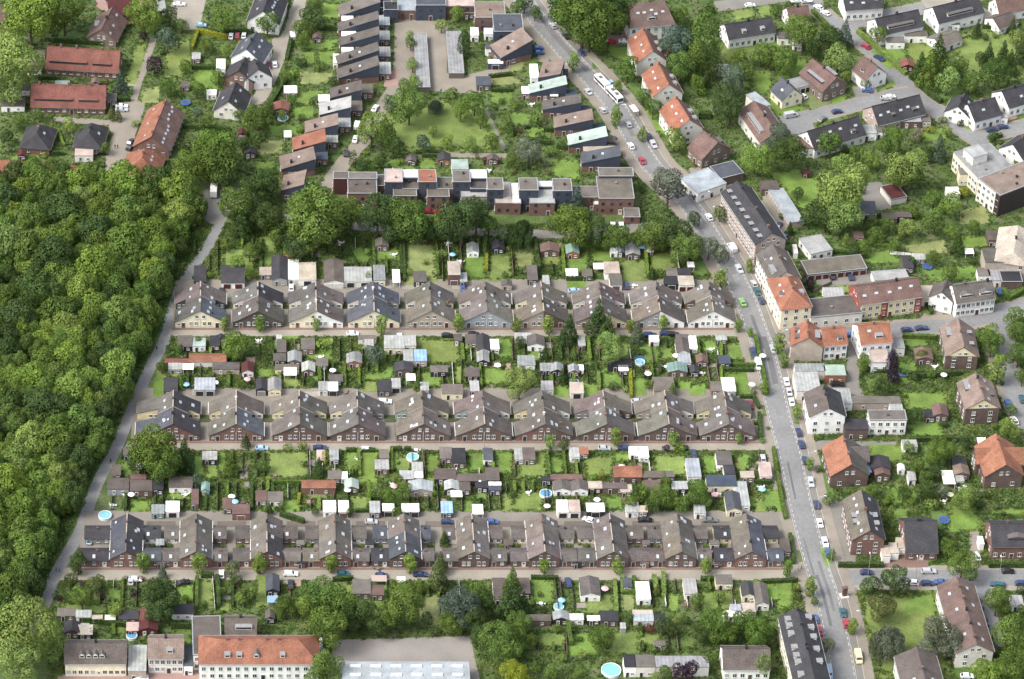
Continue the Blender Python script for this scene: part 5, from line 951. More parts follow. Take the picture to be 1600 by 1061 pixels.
G_((1363,166),(1436,148),11,4,8.6,'d','p','pinkish house with charcoal roof and skylights',sky=(0,5),dorm=((1,.35,1.5,'dark'),(1,.8,1.8,'dark')),win=(2,6,6)); G_((1262,205),(1341,181),11,4,8.6,'d','w','white house with charcoal roof',sky=(0,4),dorm=((1,.3,1.5,'dark'),(1,.8,1.8,'dark')),win=(2,6,6))
G_((1212,206),(1178,158),11,5,8.4,'q','W','house with brown roof and long white balconies',dorm=((-1,.5,12,'flat'),),sky=(0,2),win=(2,4,4)); flat((1166,148),(1190,168),4,5,'a','W','pale metal roof annex')
G_((1513,163),(1554,152),11,4.4,8.4,'d','w','white house with charcoal roof at the crossing',sky=(0,1),win=(2,4,4)); G_((1497,166),(1508,146),9,4.2,7.6,'d','w','charcoal wing with solar panels',sky=(0,2)); G_((1566,142),(1604,131),11,4.4,8.4,'d','w','white house with charcoal roof',sky=(0,1),win=(2,4,4)); G_((1583,225),(1612,206),11,4,8.4,'d','w','charcoal roofed white house at the right edge',sky=(0,1))
flat((1490,238),(1528,278),15,7.4,'l','c','white apartment block with stepped flat roof',None,"apartment block","apartment_block",(9,3),chim=3); ab_ = flat((1529,279),(1563,305),26,9.4,'T','W','brown-roofed apartment block with dark end wall',None,"apartment block","apartment_block",(5,0),chim=3)
Wb = (P(1563,305,9.4)-P(1529,279,9.4)).length; part("end_cladding", MB().box(Wb-2.2, Wb+.12, -.12, 26, .1, 9.0).mesh("end_cladding", "slate"), ab_, (.045,.035,.035))
flat((1506,232),(1521,246),6,11,'L','W','white roof storey',None,"roof storey","roof_storey",(2,1))
G_((1584,394),(1591,352),12,6,9.4,'e','e','brownish hipped house below the dark block',rc2='g',hip=.3); flat((1566,440),(1598,440),6,3.2,'k','n','low dark arched roof annex')
G_((1489,446),(1549,438),10,6.4,10,'g','w','white house with two white front gables',dorm=((1,.28,4.4,'gable'),(1,.78,4.4,'gable')),win=(2,6,8),chim=(.3,.9)); G_((1472,456),(1480,437),8,5.4,8.4,'g','w','white wing with grey roof',win=(2,2,2))
apt_, _w, _r, (hw_, l_, he_, hr_, _s) = G_((1338,447),(1434,434),11,7,10.6,'q','y','long cream apartment house with brown roof and red brick ends',sky=(0,5),chim=(.65,),win=(2,9,9))
for y_ in (-l_-.08, l_+.02): part("brick_end", MB().prism([(-hw_,0),(hw_,0),(hw_,he_-.15),(0,hr_-.25),(-hw_,he_-.15)], y_, y_+.06).mesh("brick_end", "brick"), apt_, (.26,.07,.055))
for y0_, y1_ in ((-.2*l_-1.2, -.2*l_+1.2), (l_-2.4, l_)): part("brick_panel", MB().box(hw_, hw_+.07, y0_, y1_, 0, he_-.3).mesh("brick_panel", "brick"), apt_, (.26,.07,.055))
flat((1267,496),(1348,488),10,4.6,'g','W','low white shop building with grey flat roof',None,"shop","shop_building",(5,2),chim=1,floors=1)
G_((1240,453),(1230,432),10.4,8.8,12.6,'R','c','cream corner house with orange-red hipped roof',hip=.95,sky=(2,2),dorm=((-1,.2,1.8,'dark'),(1,.2,1.8,'flat')),win=(3,5,4),chim=(.1,))
G_((1206,363),(1152,283),11,8.6,12.4,'d','p','long brick terrace with dark roof and dormers along the main road',chim=(.1,.45,.85),dorm=tuple((-1,t,1.6,'flat') for t in (.06,.17,.3,.42,.56,.68,.8,.93)),win=(2,15,15))
G_((1229,424),(1207,382),10.4,9,12.4,'g','W','cream house with grey roof next to the corner house',rc2='m',dorm=((-1,.3,4,'flat'),(-1,.75,2,'dark')),sky=(1,1),win=(2,7,7))
flat((1091,302),(1135,286),11,4,'a','w','low white roadside building with pale flat roof',None,"building","flat_building",(3,4),floors=1); flat((1126,279),(1162,270),8,3.6,'N','n','dark flat roof behind the white building',None,"annex","annex")
flat((1201,297),(1233,348),5.4,2.7,'a','p','long row of garages with pale blue-grey roof',None,"garage","garage_row",doors=10,dc='e'); flat((1267,397),(1301,390),9.5,3.2,'L','w','square bungalow with pale grey flat roof',None,"bungalow","bungalow",(3,2))
flat((1262,429),(1355,419),8,2.7,'h','n','long row of garages with eight dark doors',None,"garage","garage_row",doors=8,dc='v'); flat((1367,438),(1420,434),5,2.7,'L','w','short row of white garages',None,"garage","garage_row",doors=3,dc='k'); flat((1376,291),(1393,312),6,2.6,'v','W','white garages with dark red roof',None,"garage","garage_row",doors=2,dc='W')
G_((1263,527),(1262,501),10.4,6.4,10,'R','e','orange-roofed house with bare beige gable',sky=(1,1),dorm=((-1,.3,1.6,'dark'),(-1,.7,1.6,'dark'),(1,.5,4,'flat')),win=(0,4,3),chim=(.3,.9)); G_((1284,514),(1320,511),9.5,6.4,9.6,'R','w','orange-roofed white house joined on the right',dorm=((1,.7,1.6,'dark'),),win=(2,4,4))
G_((1341,508),(1389,504),11,7,10.6,'R','w','tall white house with orange-red roof and glass dormer',sky=(0,1),dorm=((1,.6,2.6,'flat'),),win=(3,4,4)); flat((1362,566),(1390,566),7,4.4,'p','w','white extension with pink roof terrace',None,"extension","house_extension",(2,1),floors=1)
G_((1295,637),(1286,601),11.4,7.6,11,'m','w','tall white three-storey house',rc2='d',sky=(1,0),chim=(.55,.8),win=(3,3,3)); flat((1359,656),(1417,656),5,6.4,'G','w','white house with dark mansard front',None,"house","mansard_house",(5,2),chim=1)
o5 = G_((1330,725),(1317,681),12,5.2,9.6,'o','n','brown brick house with half orange, half grey roof',rc2='g',chim=(.35,.8),win=(2,4,4)); G_((1506,541),(1497,497),10.4,5.8,9.8,'T','n','brick house with cream gable and glass dormers',gc='y',dorm=((-1,.7,4,'flat'),(1,.3,1.4,'flat'),(1,.7,1.4,'flat')),win=(2,3,3)); G_((1538,623),(1525,583),11,6.8,10.6,'T','n','brick house with cream gable and big glass roof dormer',gc='y',dorm=((-1,.75,5,'flat'),(1,.4,2,'dark')),sky=(1,3),chim=(.4,.8),win=(2,3,4))
o8 = G_((1572,725),(1556,678),12,5.4,10,'o','n','brick house with bright orange roof',chim=(.8,),win=(2,3,3)); G_((1359,828),(1345,766),10,6.6,10.4,'h','B','long red-brick apartment house with mottled roof',rc2='d',sky=(5,3),dorm=((-1,.35,1.8,'flat'),(-1,.5,1.8,'flat'),(1,.3,1.8,'flat'),(1,.5,2,'flat')),win=(2,7,5))
G_((1414,813),(1463,813),16,3.4,9.4,'d','B','brick house with deep dark sweeping roof',chim=(.4,.5),win=(3,3,3)); G_((1549,817),(1612,817),12,5.4,9.6,'d','B','brick villa with dark roof and cross gable',dorm=((1,.62,6,'gable'),),chim=(.4,),win=(2,4,5))
G_((1526,1006),(1495,902),11,6.4,9.6,'n','W','long apartment house with purple-brown roof',chim=(.1,.3,.5,.68,.85),sky=(3,4),win=(2,10,10)); G_((1450,1078),(1432,1012),12,6.4,9.6,'m','W','apartment house with brown roof at the bottom edge',sky=(1,1),win=(2,6,6))
G_((1277,1078),(1246,951),10.4,8,11.2,'d','c','long dark-roofed terrace with many dormers beside the road',dorm=tuple((-1,t,1.7,'flat') for t in (.93,.85,.75,.58,.48,.4,.25))+tuple((1,t,1.7,'flat') for t in (.95,.82,.7,.55,.4)),chim=(.98,.8,.55,.5),win=(2,14,14))
G_((102,1003),(197,1003),10,5.6,9.4,'m','c','cream terrace with four pointed dormers',dorm=tuple((1,t,1.5,'gable') for t in (.28,.39,.5,.61)),win=(2,10,10)); G_((232,996),(286,996),10,6.4,10,'T','W','white house with arched porch',dorm=((1,.62,1.8,'flat'),),win=(2,5,6))
flat((302,1023),(346,1022),17,6.4,'m','W','tall grey-roofed workshop with skylights',None,"workshop","workshop",(4,1)); G_((352,964),(400,964),8,5,8,'m','W','white house with wide dormer behind the red roof',dorm=((1,.6,5,'flat'),))
G_((343,999),(466,999),12,7,11,'R','w','long white apartment house with orange-red hipped roof',hip=1,dorm=((1,.47,1.6,'gable'),(1,.1,1.6,'flat'),(1,.25,1.6,'flat'),(1,.8,1.4,'flat')),chim=(.1,.25,.6,.75),win=(2,12,14))
hall = flat((533,1092),(736,1092),16,5,'a','W','flat pale blue-grey hall roof with rows of white skylights',None,"hall","hall",(0,0))
for ch_ in list(hall.children):
    if ch_.name.startswith("roof"):
        sk = cached("dome", lambda: MB().box(-1.6,1.6,-.5,.5,-.05,.35).mesh("skylight", "white_frame"))
        for i in range(6):
            for j in range(2): part("skylight", sk, ch_, None, (4.5+i*6.1, 14.0-j*3.7, 5.0))
G_((1130,1013),(1202,1013),10,4.6,8.2,'m','w','white house with brown-grey roof at the bottom edge',win=(2,5,6))
shed(960,727,1003,745,2.8,'x','R','n',desc="terracotta hipped garden pavilion roof",cat="pavilion",name="pavilion")

cross_wing(o8[0], 1.5, 3.4, 0.3, 8.0, 5.2, 9.2, 'o', 'n'); cross_wing(o8[0], 2.5, 3.0, -.3, -7.4, 5.0, 8.6, 'o', 'n')
cross_wing(o5[0], 3.0, 3.0, 0.3, 7.6, 4.8, 8.4, 'g', 'n')
# ================================================================== trees: crown centre x, y, spread, kind, colour
rs0 = random.Random(21)
TR = """47 28 82 D y;5 130 66 D L;100 18 66 D m;20 92 84 D L;225 22 54 D y;261 62 40 d b;241 101 29 d u;262 137 30 d m;225 57 17 d u;189 132 24 c b;265 25 28 d k;285 40 22 d m;350 32 44 d m;290 105 22 d m;307 140 28 d m;342 120 26 d m;335 238 72 D m;300 262 52 D m;352 80 22 d L;323 73 26 d m;174 178 14 c o;184 180 13 c o;108 196 26 d L;70 240 13 b Y;130 205 22 d m;212 195 14 b L;165 232 20 d m;30 190 26 d m;12 215 24 d k;60 180 22 d m;320 190 24 d m;308 178 20 d b;365 168 24 d k;375 180 22 d m;385 190 18 d L;230 210 10 b k;322 215 18 d L;380 225 26 d k;290 232 24 b k
418 38 36 d m;482 25 32 d k;467 42 26 d m;472 62 28 d m;500 35 26 d k;492 8 26 d m;450 5 18 d k;642 68 20 d m;645 102 22 d L;646 124 16 d y;640 55 14 d L;714 22 24 d y;725 68 22 P k;714 113 15 b k;704 20 16 b y;640 165 54 D m;642 142 38 D m;612 160 28 d b;681 166 25 w b;704 150 26 d m;720 173 34 d m;742 162 38 d m;751 189 24 d m;581 203 50 D y;677 205 20 d L;662 224 26 d b;700 222 24 d y;734 224 26 d L;769 220 28 d m;615 228 38 d k;552 248 14 p k;595 253 24 d k;605 208 26 d m;690 40 22 d L;470 100 20 b k;520 128 20 d k;460 118 18 b y;488 45 24 d k;475 75 16 b L;495 90 10 p k;500 108 18 b m;445 120 20 d m;402 185 46 D m;418 172 26 d k;405 218 30 d k;470 186 16 b k;440 180 18 d m;455 155 18 d m;490 160 18 b k;568 258 22 d k;580 262 16 d m;625 255 14 b y;560 10 14 d k
836 20 24 d m;820 6 28 d k;808 12 26 d m;896 96 17 s m;962 180 17 s m;937 73 25 d m;981 108 42 d m;1006 150 26 d m;1021 170 30 d m;1053 217 36 d y;966 134 14 s m;912 28 84 D m;888 14 60 D k;948 30 56 D m;922 50 56 D m;960 8 60 D k;1065 103 42 D m;1057 67 52 D b;1045 82 34 d s;1103 58 50 P m;1088 92 32 P m;1143 125 42 D b;1142 168 50 D k;1103 125 16 c k;1157 95 32 d m;1190 85 34 d m;1028 92 24 d o;827 238 44 d s;1060 25 30 d m;1115 110 30 d k;1130 145 34 d k;1090 130 24 d m;800 250 22 d m;818 262 20 b k;860 240 20 b m;840 190 24 b m;805 168 16 b m;800 205 24 b k;845 214 18 b k;822 200 10 b u;785 160 14 b k;1165 112 28 d m;1070 40 24 d k;1012 25 18 d m;1004 208 14 s m;1096 145 22 b m
1257 52 52 D m;1240 40 28 d y;1320 55 26 c b;1310 94 44 d L;1297 60 36 d k;1227 95 40 D m;1205 90 36 d m;1272 76 30 d k;1372 56 28 d m;1347 47 11 b k;1438 108 28 c k;1465 92 40 c k;1452 115 36 c m;1482 112 32 d m;1527 48 16 c k;1557 116 44 D k;1545 85 20 c k;1532 92 22 d k;1568 84 22 c k;1578 100 24 c k;1590 60 30 d L;1597 84 26 c k;1480 127 40 d L;1582 42 16 c k;1515 130 32 d m;1500 105 26 d m;1215 215 40 D b;1232 240 52 D k;1298 226 38 d m;1390 220 42 D m;1418 264 64 D L;1467 234 26 c b;1450 240 24 d k;1360 252 28 d y;1338 240 24 d m;1316 258 34 d L;1431 212 22 d s;1480 205 18 d L;1472 190 16 b m;1320 235 18 b k;1185 250 46 D y;1345 262 18 c m;1235 15 20 d k;1212 18 20 d m;1290 10 14 b m;1335 25 16 b k;1556 57 14 b m;1540 60 14 b k;1370 205 20 b m;1452 205 16 b Y;1500 195 12 b k;1392 250 20 d k;1320 120 20 d y;1352 128 18 d m;1275 118 20 d m;1440 215 12 b Y;1552 215 18 d k;1560 225 14 b m
1322 298 84 D L;1318 335 56 D L;1300 315 44 D L;1415 268 50 D m;1275 332 38 d k;1290 345 34 d k;1460 310 28 d m;1487 322 36 d y;1462 345 38 d m;1485 362 24 d y;1497 384 22 c k;1486 427 28 d m;1457 403 24 d m;1417 355 28 d L;1385 352 24 d m;1362 350 26 d k;1367 368 24 d m;1322 376 12 p y;1335 390 18 d k;1350 385 22 d m;1265 445 18 d u;1234 358 13 c k;1585 497 32 d m;1548 525 36 d L;1246 303 20 d k;1225 296 10 b Y;1222 340 14 b k;1400 385 22 d m;1410 372 14 d k;1520 355 22 d m;1395 455 14 d L;1280 470 16 b L;1300 478 14 b L;1250 430 14 b L;1520 410 16 b k;1425 408 14 d k;1262 350 30 b k;1240 350 12 b k;1505 300 16 d Y;1470 330 18 b m;1345 300 16 b k;1430 330 20 d m;1376 378 18 b m
1045 292 58 D s;816 362 46 w k;895 350 62 D m;925 360 48 D k;962 372 42 D m;1035 352 52 D k;1052 366 54 D k;1020 372 48 D m;1072 388 48 D m;1108 388 34 d s;1125 396 28 d s;902 316 28 c b;917 308 11 p y;1125 335 22 d m;1171 415 12 s m;1127 434 20 s m;997 376 30 d m;1085 343 22 d k;889 518 30 c k;934 500 36 c k;950 515 26 c k;942 524 20 c m;997 522 22 c b;856 507 16 s y;807 506 14 s m;986 509 12 s y;1036 504 13 s y;1154 508 12 s y;1172 518 9 s m;1004 300 12 b k;868 356 30 b k;800 400 10 p k;838 396 10 p k;990 278 16 b k;882 386 6 p Y;1018 428 12 c k
405 504 15 s m;494 507 11 s y;596 508 18 s m;716 504 16 s m;497 338 92 D m;470 352 50 D m;522 352 48 D k;548 336 46 D m;590 337 62 D k;636 342 66 D m;612 352 50 D k;722 344 76 D k;700 352 46 D m;745 338 52 D k;764 352 36 d m;682 356 38 D m;660 360 40 D k;467 388 42 D k;415 340 46 D k;425 350 36 d m;413 288 46 D k;440 352 34 d k;552 410 20 b k;687 405 10 p k;790 366 32 d k;690 400 18 b L;665 412 12 b L;790 430 10 d k;640 428 14 b L;575 395 14 b L;575 433 10 p L
372 325 64 D m;378 352 30 c k;398 300 46 D k;398 330 40 D k;370 410 26 d y;352 385 20 d m;340 255 64 D m;390 395 28 d m;351 506 13 s m;318 255 44 D k;358 270 50 D k;372 540 44 D m;430 372 26 d m;408 388 24 d k;328 432 14 b y;390 428 20 d m;445 375 22 d k
253 574 20 d k;240 704 68 D m;255 722 54 D m;226 716 46 D k;288 713 32 c k;384 690 15 c k;360 728 24 c m;307 752 15 p b;585 555 33 d b;812 598 48 D L;450 701 16 b y;472 699 17 b y;498 732 20 c k;508 714 13 p Y;412 728 22 d m;476 727 14 b k;552 737 20 b m;587 768 26 d m;505 542 26 b y;630 768 30 d m;620 750 20 d L;605 775 28 d m;377 600 18 d m;440 565 12 b k;560 605 12 b k;652 602 13 c m;733 545 14 b L;745 540 12 b m;678 770 12 d y;950 545 46 D L;860 688 14 s m;882 696 20 d k;963 682 16 s m;1053 684 15 s y;1041 701 13 d u;1155 685 10 s m;851 553 14 c k;897 553 13 c m;1005 770 30 d m;1035 776 36 D m;1020 790 26 d k;1087 770 38 D m;1065 787 28 d m;1194 604 14 s m;1040 755 22 d m;1105 785 20 d L;1062 702 18 b y;940 742 10 p Y;878 590 16 c k;1012 588 14 b k;1003 552 14 b k;1050 610 14 c m;978 610 14 b L;958 607 18 b k;1015 600 16 d m;812 535 18 d k;1178 614 12 b k;1200 670 8 b m;998 770 26 d k;985 785 24 d m;800 775 18 b k;280 545 14 d m;355 530 16 b y;310 532 14 d m;283 600 12 c y;440 790 14 d m;420 795 14 c k;492 800 14 d k;548 800 16 d k;620 800 18 d m;1192 690 12 b y
122 878 22 s k;224 878 19 s m;311 879 19 s m;403 880 17 s m;362 890 28 d o;250 935 58 D k;250 950 46 D k;254 894 14 c b;150 912 32 d o;110 906 24 d k;48 985 96 D L;30 1040 70 D L;85 1010 50 D L;92 936 11 b u;160 934 10 b u;174 937 9 b u;208 929 15 b u;128 935 40 d m;346 925 20 d m;390 925 30 d m;180 954 26 d L;320 945 12 b k;222 905 10 b r;196 905 12 b k;375 935 22 d y;240 1000 14 c k;370 908 22 d k;140 990 20 b k;290 935 10 d y
406 880 19 s m;518 880 17 s m;641 880 18 s m;688 882 24 c o;684 900 32 c o;694 842 15 c k;446 945 40 w L;500 935 60 D m;525 945 60 D m;484 955 50 D m;512 985 62 D m;540 965 46 D k;573 962 46 D k;590 980 36 d k;628 942 62 D m;612 965 44 D m;719 950 58 D b;738 970 44 D k;705 972 38 D m;746 925 38 d m;760 945 34 d k;797 938 44 c k;800 912 30 c m;510 1045 52 D m;772 1000 54 D m;790 1025 52 D m;757 990 42 D k;800 1000 44 D m;475 1046 13 c k;495 1060 40 d m;800 1060 50 D Y;830 1000 26 d m;660 920 22 d m;665 970 24 b k;680 990 20 b k;438 990 14 b m;424 960 14 b k
851 883 15 s m;965 883 16 s m;1103 882 16 s y;939 998 38 D m;1027 922 13 c o;1088 940 24 d m;1124 932 22 d y;1113 976 50 D m;1096 984 36 D k;1135 990 36 D m;1165 975 40 D m;1186 988 42 D m;1073 1052 42 D u;1108 1032 26 d m;1190 1040 34 d m;812 975 40 D m;818 945 24 c k;1036 978 32 d k;1062 966 22 d L;910 1022 16 d L;983 965 18 d k;1050 985 24 d k;1015 985 20 b r;850 955 14 b k;844 930 12 b k;905 1000 12 b k;905 1050 18 d m;862 1050 26 d y;835 1045 22 d m;880 1028 14 d L;1040 1052 24 d m;1025 1060 20 d L;950 1010 14 b k;1040 1018 22 b k;1020 1015 16 b m;1205 1000 24 d k;1230 1050 16 d o;925 968 14 b k;893 985 20 b k;870 985 18 b m;1000 985 18 b k
1231 888 15 s m;1266 916 18 s m;1245 918 14 d L;1247 935 13 b k;1400 908 44 D k;1360 920 38 D k;1373 948 46 D o;1504 884 46 D m;1482 853 28 d m;1490 868 22 d m;1558 940 44 D m;1583 988 62 D m;1580 1045 60 D m;1465 995 60 D s;1490 1010 40 D s;1450 1010 36 D s;1390 1000 56 w s;1372 1010 36 w s;1293 1008 24 d o;1333 978 15 s m;1540 1050 42 D y;1207 990 28 d m;1272 940 15 d m;1530 1010 26 d y;1596 925 18 b k;1300 866 11 s m;1598 955 20 d k
1218 536 18 s m;1225 562 14 s m;1226 572 12 b y;1349 570 25 d m;1351 560 18 d m;1394 565 20 P u;1396 590 24 d u;1246 642 14 s m;1245 660 8 b y;1550 538 38 D m;1560 576 26 s m;1590 520 34 D m;1592 555 36 D m;1598 590 28 d m;1580 640 20 d m;1470 705 42 D m;1455 715 26 d m;1510 692 24 d k;1430 650 26 d k;1575 668 30 d L;1592 680 28 d m;1265 723 12 s m;1297 780 22 d m;1445 768 34 d k;1412 773 26 d k;1432 728 26 d m;1507 778 40 D L;1365 766 20 d m;1380 606 30 d k;1362 602 20 d L;1425 590 22 b k;1455 588 18 b m;1445 745 24 d m;1420 700 20 d L;1460 740 22 d k;1440 555 20 d m;1330 757 12 b k;1405 765 18 b L;1530 790 18 b k;1390 775 12 p y;1392 800 12 p L;1385 785 12 d y;1420 785 18 b y;1455 790 24 b y;1280 735 14 b k;1475 665 14 b k;1485 745 16 b k;1472 770 24 d s;1540 775 14 b k;1558 790 10 p k;1500 760 14 b k;1595 735 12 d y;1566 600 10 b k;1525 645 12 b L;1475 555 12 b L"""
for q in TR.replace('\n', ';').split(';'):
    v = q.split(); x, y, w_ = float(v[0]), float(v[1]), float(v[2]); tall = 1.0
    tree(x, y, w_*(1.04 if v[3] in 'Dd' else 1.5 if v[3] == 's' else 1.1), v[3], 'y' if v[3] == 's' and v[4] == 'm' else v[4], None, hs=1.05 if v[3] == 's' else 1.0)
# ---- the wood on the left
FP = [(-60,268),(100,264),(160,272),(225,276),(262,272),(300,290),(316,318),(312,340),(300,362),(284,380),(270,410),(256,440),(242,480),(232,520),(212,556),(198,605),(174,655),(150,705),(134,745),(112,785),(86,815),(70,870),(52,930),(38,962),(-60,962)]
def inside(poly, x, y):
    c_ = False
    for i in range(len(poly)):
        (x0, y0), (x1, y1) = poly[i-1], poly[i]
        if (y0 > y) != (y1 > y) and x < (x1-x0)*(y-y0)/(y1-y0)+x0: c_ = not c_
    return c_
FL_ = []; rf_ = random.Random(3)
occupy([P(*q) for q in FP])
for tries in range(30000):
    x, y = rf_.uniform(-45, 322), rf_.uniform(262, 972)
    if not inside(FP, x, y): continue
    w_ = rf_.choice((rf_.uniform(32, 46), rf_.uniform(44, 78), rf_.uniform(44, 78)))
    if any((x-a_)**2+((y-b_)*1.35)**2 < ((w_+c_)*.25)**2 for a_, b_, c_ in FL_): continue
    FL_.append((x, y, w_))
FL_.sort(key=lambda q: q[1])
for x, y, w_ in FL_:
    edge = not inside(FP, x+22, y)
    kd_ = rf_.choice('mymmymLmkky' if not edge else 'mkkkmm'); w_ = min(w_, 44) if edge else w_
    t = tree(x-(4 if edge else 0), y, w_*.98, 'F', kd_, "trees of the dense wood", full="@"+("broad " if w_ > 56 else "small " if w_ < 42 else "")+{'m':"mid-green", 'y':"bright green", 'L':"pale yellow-green", 'k':"dark green"}[kd_]+" wood tree "+("below the red-roofed houses" if y < 345 else "above the top row" if y < 430 else "level with the top row" if y < 530 else "level with the middle row" if y < 690 else "level with the gardens below" if y < 800 else "level with the bottom row")+(", beside the lane" if edge else ", near the left edge" if x < 60 else ", deep inside"), hs=rf_.uniform(.9, 1.2)*(1.25 if w_ < 45 else 1))
for i_ in range(9):
    xm_ = (r3[i_][0]+r3[i_+1][0])/2
    for q_ in (-1, 1): tree(xm_+q_*rs0.uniform(10, 18), 854, rs0.uniform(7, 12), 'b', rs0.choice('mykLo'), None)
for x, y in ((250,848),(262,852),(372,846),(480,848),(484,852),(580,850),(570,846),(690,850),(798,852),(905,850),(1005,848),(1112,852),(1018,846),(440,668),(345,662),(540,655),(640,650),(740,655),(830,652),(930,650),(1025,655),(1112,660),(452,478),(545,478),(640,485),(715,488),(890,482),(985,480)): tree(x, y, rs0.uniform(6, 10), 'b', rs0.choice('mykL'), None)
# ================================================================== hedges: style w h col : points at the foot
for q in """1.2 1.8 m:1180,528 1186,560 1193,590 1198,618;1.0 1.5 m:1128,572 1180,573;1.0 1.6 k:1128,580 1178,581;1.0 1.5 y:1126,530 1127,615;1.2 1.6 k:1186,648 1188,687;1.0 1.4 k:1176,663 1187,664;1.1 1.7 m:1208,703 1213,740 1222,790 1227,812;1.0 1.4 k:1156,622 1180,622;1.1 1.6 k:1190,912 1246,909;1.2 1.6 k:1234,838 1240,882;1.0 1.6 y:560,705 562,745;1.2 1.5 k:541,706 560,706;1.2 1.5 k:565,706 586,706;1.0 1.5 m:612,702 612,738;1.2 1.6 k:615,704 628,704;1.2 1.6 k:632,704 642,704;1.0 1.7 m:425,756 471,757;1.0 1.6 y:419,750 418,770;.9 1.5 Y:468,775 466,790;1.2 1.8 m:498,578 500,598
1.0 1.8 y:878,388 882,430;1.0 2.0 y:1008,388 1012,435;1.2 3.0 k:835,380 842,425;1.4 2.6 m:900,388 980,388;1.1 1.8 k:885,438 926,438;1.0 1.8 Y:760,400 760,425;1.0 1.8 k:630,376 632,440;1.2 3.0 k:758,376 757,402;1.2 1.6 L:935,585 936,610;1.1 1.8 Y:984,580 986,622;1.1 1.7 k:1180,756 1206,756;1.0 1.5 k:1175,620 1186,640
1.3 1.8 L:960,910 963,960;1.6 1.6 L:1022,903 1026,930;1.4 1.8 L:1036,898 1037,935;1.2 1.4 k:830,905 872,905;1.2 1.5 k:1095,907 1118,907;1.2 1.5 L:972,902 973,928;1.2 1.6 m:972,928 992,928;1.2 1.6 m:992,928 990,904;1.3 2.4 m:885,970 892,1010;1.1 1.6 k:520,908 552,906;1.2 1.8 k:315,902 334,902;1.1 1.8 m:308,905 307,952;1.3 2.2 k:340,905 342,950;1.2 2.0 k:118,970 200,980;1.2 2.2 k:268,981 302,982;1.1 1.5 m:178,995 176,965;1.2 2 k:438,806 475,818;1.0 1.4 k:556,800 580,800
1.2 1.8 k:1310,886 1380,886;1.2 1.8 k:1545,886 1600,886;1.4 2.0 k:1408,586 1440,590 1500,586;1.2 1.8 k:1420,690 1475,688 1510,690;1.3 2.0 m:1470,345 1380,336 1368,340;1.4 1.6 m:1269,19 1300,50 1318,70;1.6 1.8 L:1340,52 1375,82 1400,105 1415,118;1.6 2.2 k:1422,120 1450,148 1470,162;1.5 2.4 L:1556,235 1580,252 1600,270;1.3 1.6 k:1535,44 1560,46;1.3 1.8 m:1550,232 1548,218 1565,214;1.2 1.8 k:1435,450 1456,492;1.5 2 m:1567,456 1575,470 1600,456;1.2 2 k:1325,400 1355,404;1.2 1.6 k:1290,395 1350,400;1.2 1.6 m:1335,383 1395,388;1.4 1.8 k:1325,470 1280,472;1.2 1.8 m:1410,528 1460,530;1.3 1.6 k:1355,580 1410,584
1.2 1.8 k:448,125 420,170;1.4 1.8 k:455,62 448,95;1.2 1.8 k:484,45 530,48;1.2 1.8 Y:300,78 310,50;1.4 2.2 Y:310,52 355,62;1.2 1.8 k:300,108 350,108;1.2 1.8 k:285,200 360,205;1.0 1.8 k:85,66 180,72;1.4 1.8 k:60,124 88,124;1.3 1.8 k:180,158 204,158;1.3 1.8 k:40,238 65,240;1.3 1.8 k:75,242 98,242;1.2 1.8 k:138,262 160,264;1.0 1.4 y:100,230 90,205;1.2 1.6 k:395,52 320,50;1.2 1.4 k:690,240 650,240;1.2 1.6 k:764,122 800,118;1.2 1.6 k:768,143 800,143;1.2 1.6 k:660,245 700,247;1.2 1.8 m:790,180 800,215;1.2 1.6 k:1100,180 1112,182;1.4 2.6 k:1262,348 1300,355;1.3 2 k:850,206 866,206;1.3 2 k:870,232 905,236;1.2 1.6 k:800,65 800,66;1.2 2 k:825,222 860,226;1.2 2.6 k:1092,185 1110,186""".replace('\n', ';').split(';'):
    hd, pt = q.split(':'); w_, h, c_ = hd.split(); pt = [tuple(map(float, v.split(','))) for v in pt.split()]
    if len(pt) > 1 and math.dist(pt[0], pt[-1]) > 3: hedge(pt, float(w_), float(h), c_)
# garden fences between plots
for q in "T:632,378 632,442|T:690,384 692,440|g:757,700 758,740|T:722,538 720,600|T:655,540 655,600|k:838,988 842,1015|T:884,985 886,1030|w:332,905 336,955|T:1015,535 1020,570|T:1160,480 1160,481|T:480,702 482,745|T:660,705 664,740|T:800,530 800,560|g:866,905 872,955|T:1140,905 1145,950|T:1120,705 1122,740|T:620,540 618,560|w:1390,397 1430,402|T:1270,458 1300,444|T:1145,600 1150,615|T:850,770 852,800|T:720,770 722,800|T:500,530 500,545|g:188,920 190,950|k:1325,905 1325,906|T:425,528 425,560|T:1065,545 1066,570|T:960,630 958,618".split('|'):
    c_, pt = q.split(':'); pt = [tuple(map(float, v.split(','))) for v in pt.split()]
    if math.dist(pt[0], pt[-1]) > 5: fence(pt, 1.5, c_)
rq = random.Random(31)
for (y0, y1, xa, xb) in ((376,432,300,1140),(531,566,285,1165),(570,606,262,1165),(708,746,215,1205),(756,798,165,1205),(910,950,100,1235),(985,1020,820,1060)):
    x = xa+rq.uniform(4, 14)
    while x < xb:
        run = []; y = y0; sh_ = (x-390)/4500
        segs = []
        while y <= y1:
            xx = x-(y1-y)*(-sh_)*0+(y-y0)*sh_
            if free(xx, y) and free(xx-1.5, y) and free(xx+1.5, y): run.append((xx, y))
            else:
                if len(run) > 5: segs.append(run)
                run = []
            y += 2
        if len(run) > 5: segs.append(run)
        for sg in segs:
            if rq.random() < .36: hedge([sg[0], sg[-1]], rq.uniform(.7, 1.2), rq.uniform(1.1, 1.9), rq.choice('mkkyLm'))
            else: fence([sg[0], sg[-1]], rq.uniform(1.1, 1.7), rq.choice('TTgTkw'))
        x += rq.uniform(11, 24)
npat = 0
